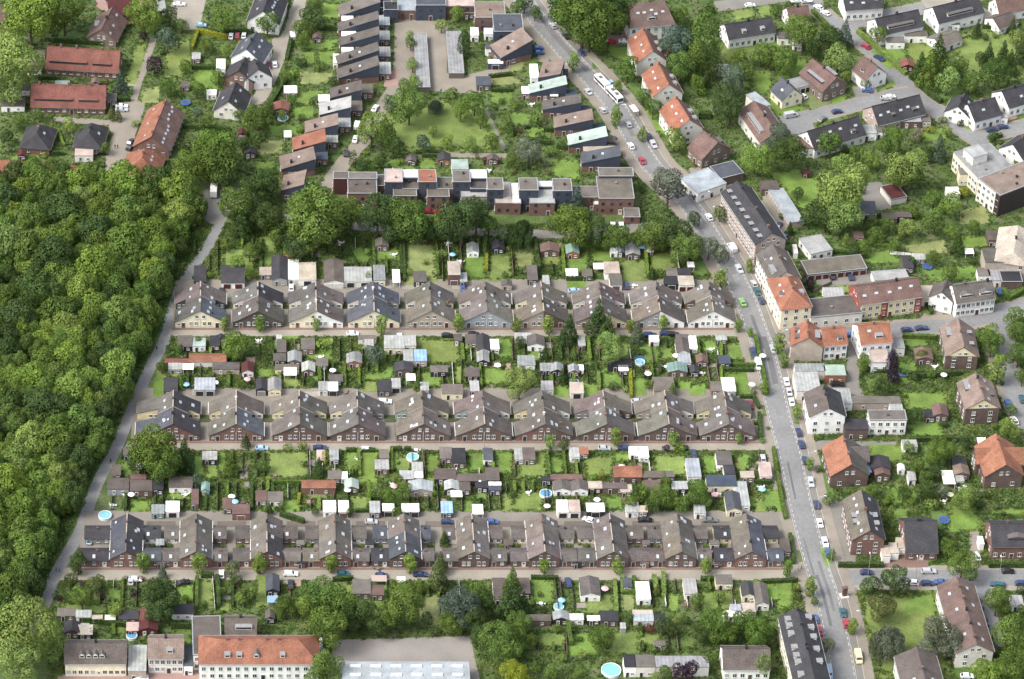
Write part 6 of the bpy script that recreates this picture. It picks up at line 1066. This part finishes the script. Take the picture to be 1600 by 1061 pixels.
for t_ in range(4000):
    if npat >= 70: break
    y0, y1, xa, xb = rq.choice(((380,432,300,1140),(531,566,285,1165),(570,606,262,1165),(708,746,215,1205),(756,798,165,1205),(910,950,100,1235)))
    x, y = rq.uniform(xa, xb), rq.uniform(y0, y1)
    if not all(free(x+dx, y+dy) for dx in (-6, 0, 6) for dy in (-3, 0, 3)): continue
    w2, h2 = rq.uniform(4, 8), rq.uniform(2.5, 5); npat += 1
    area(rect(x-w2, y-h2, x+w2, y+h2), "paving", rq.choice((PV, PVg, PVp, PVl, (0.15,0.11,0.08))), "patio")
    if npat % 2: furniture(x, y, rq.choice('wwgTT'))
    if npat % 5 == 0: parasol(x+2, y, rq.choice('wcurp'), 1.2)
# ================================================================== vehicles
def road_dir(px, py):
    p = P(px, py); i = min(range(len(MAIN)-1), key=lambda k: (MAIN[k]-p).length); d = MAIN[i+1]-MAIN[i]; return math.degrees(math.atan2(d.y, d.x))
for q in """884 56 k;909 82 n;919 143 s;942 172 s;982 194 s;986 228 w;1014 213 n;1021 225 s estate;1003 251 r;955 130 l;1084 306 n;1108 339 w;1144 387 w van;1155 420 s estate;1178 443 s;1183 455 t;1190 469 n;1160 472 G;1177 550 n estate;1185 570 w van;1172 632 v;1229 596 w;1233 612 s;1237 628 w;1248 675 n;1252 694 n;1258 719 n;1267 753 s estate;1276 788 n;1281 817 w;1289 847 w;1294 864 b;1317 957 t;1322 974 r;1274 967 b;1280 985 r;1295 1051 l van;1341 1027 Y van;1125 394 w;864 40 s;1208 545 s""".replace('\n', ';').split(';'):
    v = q.split(); x, y = float(v[0]), float(v[1]); car(x, y, road_dir(x, y)+(180 if x % 2 else 0), v[2], v[3] if len(v) > 3 else rnd.choice(('hatch', 'hatch', 'saloon')))
for q in """955 65 0 r;976 64 0 w;962 50 0 n;842 82 10 b;841 75 10 b;955 216 20 n;958 352 90 w;971 352 90 w;897 454 10 l;979 446 90 n;1015 523 0 n estate;1052 522 0 k;996 627 8 s;944 700 0 s;975 700 170 n;1065 699 0 k;1084 709 90 n;1192 716 90 s;1309 600 0 k estate;1585 657 100 w;1597 623 90 t;1575 630 90 b;1354 894 0 n;1451 892 0 s estate;1575 892 0 k;1426 910 170 w;1449 911 0 n;1471 909 0 b;1559 913 165 t estate;1596 911 0 n;1526 869 100 w;1511 1056 0 w;551 521 0 w;624 526 90 w;455 449 90 w;723 449 90 b;699 524 0 k;601 627 0 w estate;409 700 0 l;500 699 0 n;574 702 0 w estate;204 907 90 s;346 897 90 w;286 910 20 k;139 844 90 l;220 1058 5 w;454 896 0 w estate;699 815 0 n;769 815 0 b;657 897 0 n saloon;536 896 0 t;596 899 0 n;454 913 90 k;499 1007 90 w van;920 812 150 w;888 910 95 n estate;1008 812 0 k;314 39 0 l;280 6 0 w saloon;192 9 90 k;190 165 0 w;190 171 0 s;160 239 5 k;205 221 60 k;204 229 60 k;361 56 85 w;371 55 85 r;381 55 85 w;457 56 95 w van;586 169 70 w;555 217 80 w;558 196 80 w van;541 239 85 k;429 100 95 w;419 101 95 v;1279 11 130 w;1290 20 130 w;1353 72 128 r;1374 90 128 n;1308 174 15 n;1236 180 18 s van;1254 150 130 w;1355 141 165 b;1285 186 45 g;1391 151 15 w;1550 202 12 n saloon;1567 198 12 n;1565 180 100 n;1417 515 8 n;1440 512 8 n saloon;1329 432 95 n;1217 352 60 n;1225 369 150 t;1592 274 140 n;1329 523 10 b;1245 1 10 w;1260 2 10 s;1172 8 10 w;212 905 0 w;670 330 0 v;688 332 0 v;1040 521 0 n;740 522 0 k;1300 431 95 k;1384 153 0 s;346 455 90 k;580 815 0 s;1110 812 0 g""".replace('\n', ';').split(';'):
    v = q.split(); car(float(v[0]), float(v[1]), float(v[2]), v[3], v[4] if len(v) > 4 else rnd.choice(('hatch', 'hatch', 'saloon')))
def bus():
    A, B = P(967, 161, 0), P(934, 127, 0); d = (A-B); L = 17.5; ang = math.atan2(d.y, d.x); root = empty("articulated_bus", (A+B)/2, ang); tag(root, "", "bus", full="long white articulated bus driving down the main road")
    for x0, x1, nm in ((-L/2, -.55, "rear_section"), (.15, L/2, "front_section")):
        b = MB(); b.prism([(x0,.35),(x1,.35),(x1,2.5),(x1-.25,2.95),(x0+.1,2.95),(x0,2.6)], -1.25, 1.25); part(nm, b.mesh(nm, "car_paint"), root, (.75,.75,.75))
        g = MB(); g.box(x0+.3, x1-.5, -1.27, 1.27, 1.35, 2.35); part("side_windows", g.mesh("side_windows", "glass"), root)
        g = MB(); g.box(x0+.02, x1-.3, -1.28, 1.28, .4, .6); part("red_stripe", g.mesh("red_stripe", "painted"), root, 'r')
        for x in (x0+2.2, x1-2.2) if x0 > 0 else (x0+2.6,):
            for s in (-1, 1): part("wheel", car_meshes('van')[4], root, None, (x, s*1.14, .48), scale=1.5)
    b = MB(); b.box(-.6, .2, -1.18, 1.18, .4, 2.88); part("bellows", b.mesh("bellows", "painted"), root, (.2,.2,.2))
    b = MB(); b.box(L/2-.02, L/2+.03, -1.1, 1.1, 1.1, 2.5); part("windscreen", b.mesh("windscreen", "glass"), root)
    for s in (-1, 1): part("headlight", car_meshes('van')[5], root, None, (L/2+.01, s*.9, .7))
    for x in (-6, 3, 6): b = MB(); b.box(x-.8, x+.8, -.6, .6, 2.95, 3.15); part("roof_unit", b.mesh("roof_unit", "painted"), root, 'G')
bus()
def truck():
    root = empty("box_truck", P(334, 303), R(88)); tag(root, "", "truck", full="white box truck parked on the paved court by the wood")
    b = MB(); b.box(-3.2, 2.0, -1.2, 1.2, .8, 3.2); part("cargo_box", b.mesh("cargo_box", "car_paint"), root, (.75,.75,.74))
    b = MB(); b.prism([(2.1,.45),(4.0,.45),(4.0,1.5),(3.6,2.4),(2.1,2.4)], -1.05, 1.05); part("cab", b.mesh("cab", "car_paint"), root, (.7,.7,.7))
    b = MB(); b.box(3.2, 3.6, -1.07, 1.07, 1.4, 2.2); part("window", b.mesh("window", "glass"), root)
    for x in (-2.2, 3.1):
        for s in (-1, 1): part("wheel", car_meshes('van')[4], root, None, (x, s*1.0, .42), scale=1.35)
truck()
def shelter():
    root = empty("bus_shelter", P(990, 178), R(road_dir(990, 175)-90)); tag(root, "", "bus shelter", full="white-roofed bus shelter on the pavement behind the bus")
    b = MB(); b.box(-1, 1, -2.2, 2.2, 2.4, 2.55); part("roof", b.mesh("roof", "painted"), root, 'w'); b = MB(); b.box(.9, .95, -2.1, 2.1, .2, 2.3); part("glass_wall", b.mesh("glass_wall", "greenhouse_glass"), root)
    for y in (-2.1, 2.1):
        for x in (-.9, .9): b = MB(); b.cyl(x, y, 0, 2.4, .05, n=6); part("post", b.mesh("post", "steel"), root)
    b = MB(); b.box(.4, .8, -1.5, 1.5, .42, .5); b.box(.5, .6, -1.3, -1.2, 0, .42); b.box(.5, .6, 1.2, 1.3, 0, .42); part("bench", b.mesh("bench", "timber"), root, 'T')
shelter()
def pillar():
    root = empty("roadside_monument", P(1319, 932), .2); tag(root, "", "monument", full="small reddish pillar on a white plinth at the road junction")
    b = MB(); b.box(-1.2, 1.2, -1.2, 1.2, 0, .5); part("plinth", b.mesh("plinth", "plaster"), root, 'W'); b = MB(); b.box(-.7, .7, -.5, .5, .5, 3.6); b.box(-.8, .8, -.6, .6, 3.6, 3.8); part("pillar", b.mesh("pillar", "brick"), root, 'q')
pillar()
for x, y, r_ in ((164,804,2.1),(645,713,2.0),(853,770,2.0),(897,595,1.5),(1000,565,1.7),(873,947,1.6),(442,184,2.0),(206,992,1.7),(955,1046,3.0),(1290,152,0)):
    if r_: pool(x, y, r_, water=(.1,.28,.45) if x in (853, 206) else ((.12,.42,.36) if x == 897 else (.2,.45,.52)), h=.5 if x in (442, 897) else 1.0)
for x, y in ((1449,416),(1412,583),(1475,812),(1565,455),(1000,562),(290,160),(1296,226)): trampoline(x, y, 1.8)
for x, y, c_ in ((707,397,'u'),(1117,772,'p'),(543,765,'w'),(1192,555,'w'),(1056,555,'w'),(386,592,'p'),(520,578,'w'),(291,600,'u'),(1265,0,'w'),(1475,585,'w'),(362,775,'w'),(205,772,'w'),(750,752,'w'),(640,250,'c'),(1485,772,'c'),(1510,760,'w'),(855,790,'c'),(933,780,'w'),(1175,600,'w')): parasol(x, y, c_)
for x, y, c_ in ((400,405,'T'),(560,720,'w'),(615,400,'w'),(825,772,'w'),(1110,548,'w'),(500,560,'w'),(990,448,'w'),(700,575,'g'),(870,600,'T'),(320,560,'w'),(290,775,'w'),(195,775,'w'),(430,745,'T'),(955,760,'w'),(1130,760,'w'),(845,945,'w'),(590,890,'T'),(1180,955,'w'),(480,235,'T'),(500,165,'w'),(610,268,'w'),(765,268,'w'),(830,165,'w'),(850,195,'T'),(1420,190,'w'),(1440,205,'T'),(1475,785,'w'),(1460,760,'g'),(1500,765,'w'),(1520,770,'T'),(1460,575,'w'),(1455,570,'T'),(1380,560,'w'),(1500,275,'T'),(1375,650,'g'),(540,615,'T'),(1040,575,'w'),(1030,580,'T'),(1095,585,'w'),(725,755,'w'),(650,705,'w')): furniture(x, y, c_)
for x, y, r_, c_, ds in ((88,893,1.5,(.02,.025,.04),"walker in dark clothes on the lane, left of a pair"),(93,894,1.6,(.04,.05,.08),"walker in dark blue on the lane, right of a pair"),(180,232,0,(.03,.03,.05),"person in black on the paved street, left of two"),(184,232,0,(.05,.04,.06),"person in dark clothes on the paved street, right of two"),(1247,892,1.5,(.3,.32,.4),"person in pale clothes at the end of the bottom street"),(1252,890,1.5,(.03,.04,.1),"person in dark blue at the end of the bottom street"),(173,723,.4,(.03,.03,.04),"lone dark figure walking on the lane beside the wood"),(244,859,.4,(.03,.03,.03),"person in black on the footpath beside the hedge"),(289,146,0,(.2,.05,.05),""),(689,145,.3,(.02,.02,.03),"person in black at the garage court edge"),(245,547,.3,(.04,.04,.05),"dark figure on the lane higher up the slope")):
    if ds: person(x, y, r_, c_, ds)
for x, y, a_ in ((860,62,-30),(968,190,-30),(1036,300,-30),(1120,352,180),(1218,545,0),(1262,735,0),(1277,805,0),(1298,880,180),(1356,900,90),(1430,905,90),(1560,905,90),(1345,985,180),(1112,330,150)): street_lamp(x, y, R(a_))
# ================================================================== shrubs and undergrowth between everything built
rs = random.Random(11); n_b = 0
GZ = [(-10,0,330,262),(270,370,1170,440),(262,526,1185,606),(193,704,1225,798),(75,907,1255,1065),(400,0,600,300),(560,240,1000,275),(780,120,1000,290),(1080,60,1600,500),(1400,520,1600,890),(1280,700,1600,890)]
got = []
for tries in range(9000):
    if n_b >= 150: break
    g_ = rs.choice(GZ); x, y = rs.uniform(g_[0], g_[2]), rs.uniform(g_[1], g_[3])
    if not (free(x, y) and free(x-3, y) and free(x+3, y)) or any(abs(x-a_) < 8 and abs(y-b_) < 6 for a_, b_ in got): continue
    got.append((x, y)); n_b += 1
    tree(x, y-1.5, rs.uniform(7, 13), 'b', rs.choice('mmmkkyyLsor'), None)
def undergrowth(name, x0, y0, x1, y1, n, label, seed):
    r = np.random.RandomState(seed); V = []; org = P((x0+x1)/2, (y0+y1)/2)
    px = r.uniform(x0, x1, n*3); py = r.uniform(y0, y1, n*3); k = 0
    for a_, b_ in zip(px, py):
        if not free(a_, b_): continue
        k += 1
        if k > n: break
        p = P(a_, b_)-org; R_ = r.uniform(.3, .8)
        for _ in range(int(r.randint(7, 13))):
            d = r.normal(size=3); d[2] = abs(d[2]); d /= np.linalg.norm(d); c0 = np.array([p.x, p.y, 0])+d*R_*np.array([1,1,.8]); nn = d+r.normal(size=3)*.5
            t1 = np.cross(nn, r.normal(size=3)); t1 /= np.linalg.norm(t1); t2 = np.cross(nn/np.linalg.norm(nn), t1); s = r.uniform(.13, .3)
            V += [c0-t1*s, c0-t2*s, c0+t1*s, c0+t2*s]
    if not V: return
    q = np.array(V, np.float32); m_ = len(q)//4; me = bpy.data.meshes.new(name); me.vertices.add(len(q)); me.vertices.foreach_set("co", q.ravel()); me.loops.add(4*m_); me.loops.foreach_set("vertex_index", np.arange(4*m_, dtype=np.int32)); me.polygons.add(m_)
    me.polygons.foreach_set("loop_start", np.arange(0, 4*m_, 4, dtype=np.int32)); me.polygons.foreach_set("loop_total", np.full(m_, 4, dtype=np.int32)); me.materials.append(MATS["mixed_plants"]); me.update(calc_edges=True); me.validate()
    o = part(name, me, None, None, org); o['kind'] = 'stuff'; o['category'] = 'ground cover'; o['label'] = label
for i, (a_, n, lb) in enumerate((((0,0,420,275),5500,"low garden plants and shrubs among the houses at top left"),((400,0,1010,300),5500,"low garden plants among the single-slope houses at the top"),((1000,0,1600,510),7500,"garden plants and rough ground cover at top right"),((270,350,1180,440),6000,"garden plants and beds behind the top row of gabled houses"),((255,524,1190,608),6500,"garden plants and beds between the top and middle rows"),
    ((190,702,1230,800),7000,"garden plants and beds between the middle and bottom rows"),((75,905,1260,1075),7500,"garden plants below the bottom row of gabled houses"),((1225,500,1610,1075),9000,"garden plants and rough growth at the right of the main road"),((250,300,450,400),900,"undergrowth beside the lane and the top gardens"))):
    undergrowth("ground_cover", *a_, n, lb, 50+i)
# wild plants on the strip beside the wood
def wild():
    r = np.random.RandomState(5); V = []; org = P(180, 650)
    EP = [(322,345),(300,395),(275,440),(262,480),(252,512),(226,568),(198,632),(175,690),(150,733),(130,780),(112,828),(84,880),(60,940),(40,940),(70,850),(110,775),(150,690),(185,620),(215,545),(235,500),(260,425),(285,375),(305,345)]
    for _ in range(16000):
        a_, b_ = r.uniform(35, 325), r.uniform(330, 945)
        if not inside(EP, a_, b_): continue
        p = P(a_, b_)-org; R_ = r.uniform(.4, 1.3)
        for _ in range(9):
            d = r.normal(size=3); d[2] = abs(d[2]); d /= np.linalg.norm(d); c0 = np.array([p.x, p.y, 0])+d*R_*np.array([1,1,1.1]); nn = d+r.normal(size=3)*.5
            t1 = np.cross(nn, r.normal(size=3)); t1 /= np.linalg.norm(t1); t2 = np.cross(nn/np.linalg.norm(nn), t1); s = r.uniform(.15, .35); V += [c0-t1*s, c0-t2*s, c0+t1*s, c0+t2*s]
    me = bpy.data.meshes.new("undergrowth"); me.from_pydata([tuple(v) for v in V], [], [tuple(range(4*i, 4*i+4)) for i in range(len(V)//4)]); me.materials.append(MATS["mixed_plants"]); me.update()
    o = part("undergrowth", me, None, None, org); o['kind'] = 'stuff'; o['category'] = 'undergrowth'; o['label'] = "wild green undergrowth on the bank between the wood and the lane"
wild()
# ================================================================== labels: what stands where
ORD = ["leftmost", "second", "third", "fourth", "fifth", "sixth", "seventh", "eighth", "ninth", "tenth"]
C1 = [q[0] for q in r1]; C2 = [q[0] for q in r2]; C3 = [q[0] for q in r3]
def nth(cs, x): return min(range(10), key=lambda i: abs(cs[i]-x))
ON = ["first", "second", "third", "fourth", "fifth", "sixth", "seventh", "eighth", "ninth", "last"]
LM = [(47,90,"the big pale trees at top left"),(130,95,"the farther red-tiled terrace"),(105,155,"the nearer red-tiled terrace"),(158,40,"the steep brown-red house"),(60,212,"the left hipped bungalow"),(142,212,"the right hipped bungalow"),(240,200,"the long red-skylight terrace"),(400,80,"the solar-panelled white house"),(363,150,"the pale-gabled dark house"),(300,20,"the top car park"),(415,20,"the tall white skylight house"),
 (560,30,"the farthest slate-sided house"),(560,60,"the second slate-sided house"),(560,90,"the third slate-sided house"),(560,118,"the fourth slate-sided house"),(540,150,"the brown-grey slope-roofed house"),(520,178,"the white metal-roofed house"),(500,205,"the tan and silver house"),(480,232,"the orange slope-roofed house"),(465,262,"the tan slope-roofed house"),
 (660,95,"the left long carport"),(712,80,"the right long carport"),(690,200,"the meadow"),(640,10,"the pale blue garage roof"),(770,15,"the brown roof at the top"),(795,40,"the slate-grey top house"),(810,80,"the large tan single-slope house"),(857,138,"the far mint roof"),(918,219,"the near mint roof"),(880,165,"the grey slope roof"),(940,250,"the blue-grey slope roof"),(566,290,"the wide grey terrace roof"),(615,275,"the pink-grey roof"),(668,275,"the red terrace roof"),(735,280,"the white terrace roof"),(825,290,"the row of slate terrace houses"),(963,295,"the broad grey terrace roof"),
 (950,145,"the bus"),(1012,60,"the big purple-roofed house"),(1010,80,"the farthest orange roof"),(1040,125,"the middle orange roof"),(1070,180,"the nearest orange roof"),(1110,225,"the steep brown house"),(1170,45,"the long white house"),(1245,20,"the small white brown-roofed house"),(1228,140,"the small cream house"),(1287,115,"the brown dormered house"),(1357,110,"the white brown-roofed house"),(1400,30,"the left slate-dormer terrace"),(1490,12,"the right slate-dormer terrace"),(1400,165,"the pinkish charcoal-roofed house"),(1302,200,"the white charcoal-roofed house"),(1195,185,"the long balconied house"),(1530,165,"the crossing's white house"),(1590,140,"the right-edge white house"),(1600,218,"the right-edge charcoal roof"),(1520,255,"the stepped white apartment block"),(1580,295,"the brown-roofed apartment block"),
 (1105,285,"the low white roadside building"),(1165,330,"the long brick roadside terrace"),(1225,322,"the pale long garage row"),(1215,400,"the cream roadside house"),(1240,470,"the cream corner house"),(1272,382,"the square bungalow"),(1300,415,"the eight-door garage row"),(1320,300,"the huge light-green tree"),(1415,270,"the big round tree"),(1385,465,"the brown-roofed cream apartments"),(1310,490,"the low white shop"),(1392,430,"the three-door garages"),(1520,455,"the twin-gabled white house"),(1450,400,"the trampoline garden"),(1560,400,"the brownish hipped house"),
 (1263,530,"the bare beige gable"),(1302,530,"the joined orange-roofed house"),(1362,530,"the tall orange-red house"),(1395,580,"the tall purple tree"),(1292,640,"the tall white house"),(1388,660,"the mansard white house"),(1325,715,"the half-orange roof"),(1500,540,"the farther cream-gabled house"),(1530,620,"the nearer cream-gabled house"),(1560,720,"the bright orange-roofed house"),(1350,820,"the long red-brick apartments"),(1440,830,"the deep sweeping dark roof"),(1575,840,"the cross-gabled brick villa"),(1515,970,"the long purple-roofed apartments"),(1445,1040,"the bottom brown-roofed apartments"),(1390,940,"the junction lawn"),(1250,1000,"the long many-dormered terrace"),
 (150,1030,"the cream four-dormer terrace"),(258,1020,"the arched-porch house"),(330,990,"the grey workshop"),(405,1030,"the orange hipped apartments"),(630,1050,"the hall"),(50,985,"the big pale tree at bottom left"),(1000,1035,"the bottom white building"),(1160,1030,"the bottom grey-roofed house"),(250,940,"the big dark tree"),(335,300,"the parked box truck")]
def where(x, y):
    if 268 < x < 1155 and 372 < y <= 441: return f"behind the {ON[nth(C1,x)]} house of the top row"
    if 262 < x < 1165 and 441 < y <= 513: return f"beside the {ON[nth(C1,x)]} house of the top row"
    if 255 < x < 1170 and 513 < y <= 530: return f"on the top street facing the {ON[nth(C1,x)]} house"
    if 250 < x < 1190 and 530 < y <= 568: return f"in the garden facing the {ON[nth(C1,x)]} top-row house"
    if 225 < x < 1195 and 568 < y <= 620: return f"behind the {ON[nth(C2,x)]} house of the middle row"
    if 205 < x < 1200 and 620 < y <= 690: return f"beside the {ON[nth(C2,x)]} house of the middle row"
    if 190 < x < 1205 and 690 < y <= 706: return f"on the middle street facing the {ON[nth(C2,x)]} house"
    if 160 < x < 1215 and 706 < y <= 752: return f"in the garden facing the {ON[nth(C2,x)]} middle-row house"
    if 140 < x < 1232 and 752 < y <= 818: return f"behind the {ON[nth(C3,x)]} house of the bottom row"
    if 110 < x < 1238 and 818 < y <= 888: return f"beside the {ON[nth(C3,x)]} house of the bottom row"
    if 95 < x < 1262 and 888 < y <= 915: return f"on the bottom street facing the {ON[nth(C3,x)]} house"
    if 80 < x < 1230 and 915 < y <= 945: return f"in the garden facing the {ON[nth(C3,x)]} bottom-row house"
    lx, ly, nm = min(LM, key=lambda q: (q[0]-x)**2+((q[1]-y)*1.3)**2)
    dx, dy = x-lx, y-ly
    if abs(dx) < 5 and abs(dy) < 5: return "beside "+nm
    if abs(dx) > abs(dy)*.8: return ("right of " if dx > 0 else "left of ")+nm
    return ("in front of " if dy > 0 else "behind ")+nm
items = []
for o, ds, full in THINGS:
    l = o.location; px, py = PIX(l.x, l.y, l.z)
    if full and full[0] == '@': items.append([o, full[1:], px, py]); continue
    if full: o['label'] = full; continue
    row_house = o.get('group') == GR
    if row_house:
        k = o.name; yy = round(py); cs, rn = (C1, "top row") if yy < 600 else ((C2, "middle row") if yy < 800 else (C3, "bottom row"))
        o['label'] = f"{ds}, {ON[nth(cs, px)]} in the {rn}"; continue
    if ds.endswith("of two") or ds.endswith("of three") or ' of a pair' in ds or o['category'] == 'person': o['label'] = ds; continue
    if 'lamp' in ds: pass
    w_ = where(px, py-6)
    n_ = len((ds+' '+w_).split())
    if not o.name.startswith(('garage.', 'annex')) and o.name != 'garage' and o['category'] in ('house', 'apartment block', 'garage', 'shop', 'hall', 'workshop') and 'flat-roofed house' not in ds and len(ds.split()) >= 5 and o.get('group') != MG: lab = ds
    else: lab = ds+' '+w_
    if len(lab.split()) > 16: lab = ds.split(' with ')[0]+' '+w_
    items.append([o, lab, px, py])
from collections import defaultdict
D_ = defaultdict(list)
for it in items: D_[it[1]].append(it)
for lab, L in D_.items():
    if len(L) == 1: L[0][0]['label'] = lab; continue
    byx = max(q[2] for q in L)-min(q[2] for q in L) >= (max(q[3] for q in L)-min(q[3] for q in L))*.8
    L.sort(key=lambda q: q[2] if byx else q[3]); n_ = len(L)
    for i, it in enumerate(L):
        if byx: pre = "left" if (n_ == 2 and i == 0) else "right" if (n_ == 2) else "leftmost" if i == 0 else "rightmost" if i == n_-1 else (ON[i] if i < 9 else f"{i+1}th")+" from left"
        else: pre = "farther" if (n_ == 2 and i == 0) else "nearer" if n_ == 2 else "farthest" if i == 0 else "nearest" if i == n_-1 else (ON[i] if i < 9 else f"{i+1}th")+" from back"
        it[0]['label'] = (pre+" "+lab) if len((pre+" "+lab).split()) <= 16 else lab
print("THINGS", len(THINGS), "objects", len(bpy.data.objects), "wood trees", len(FL_))
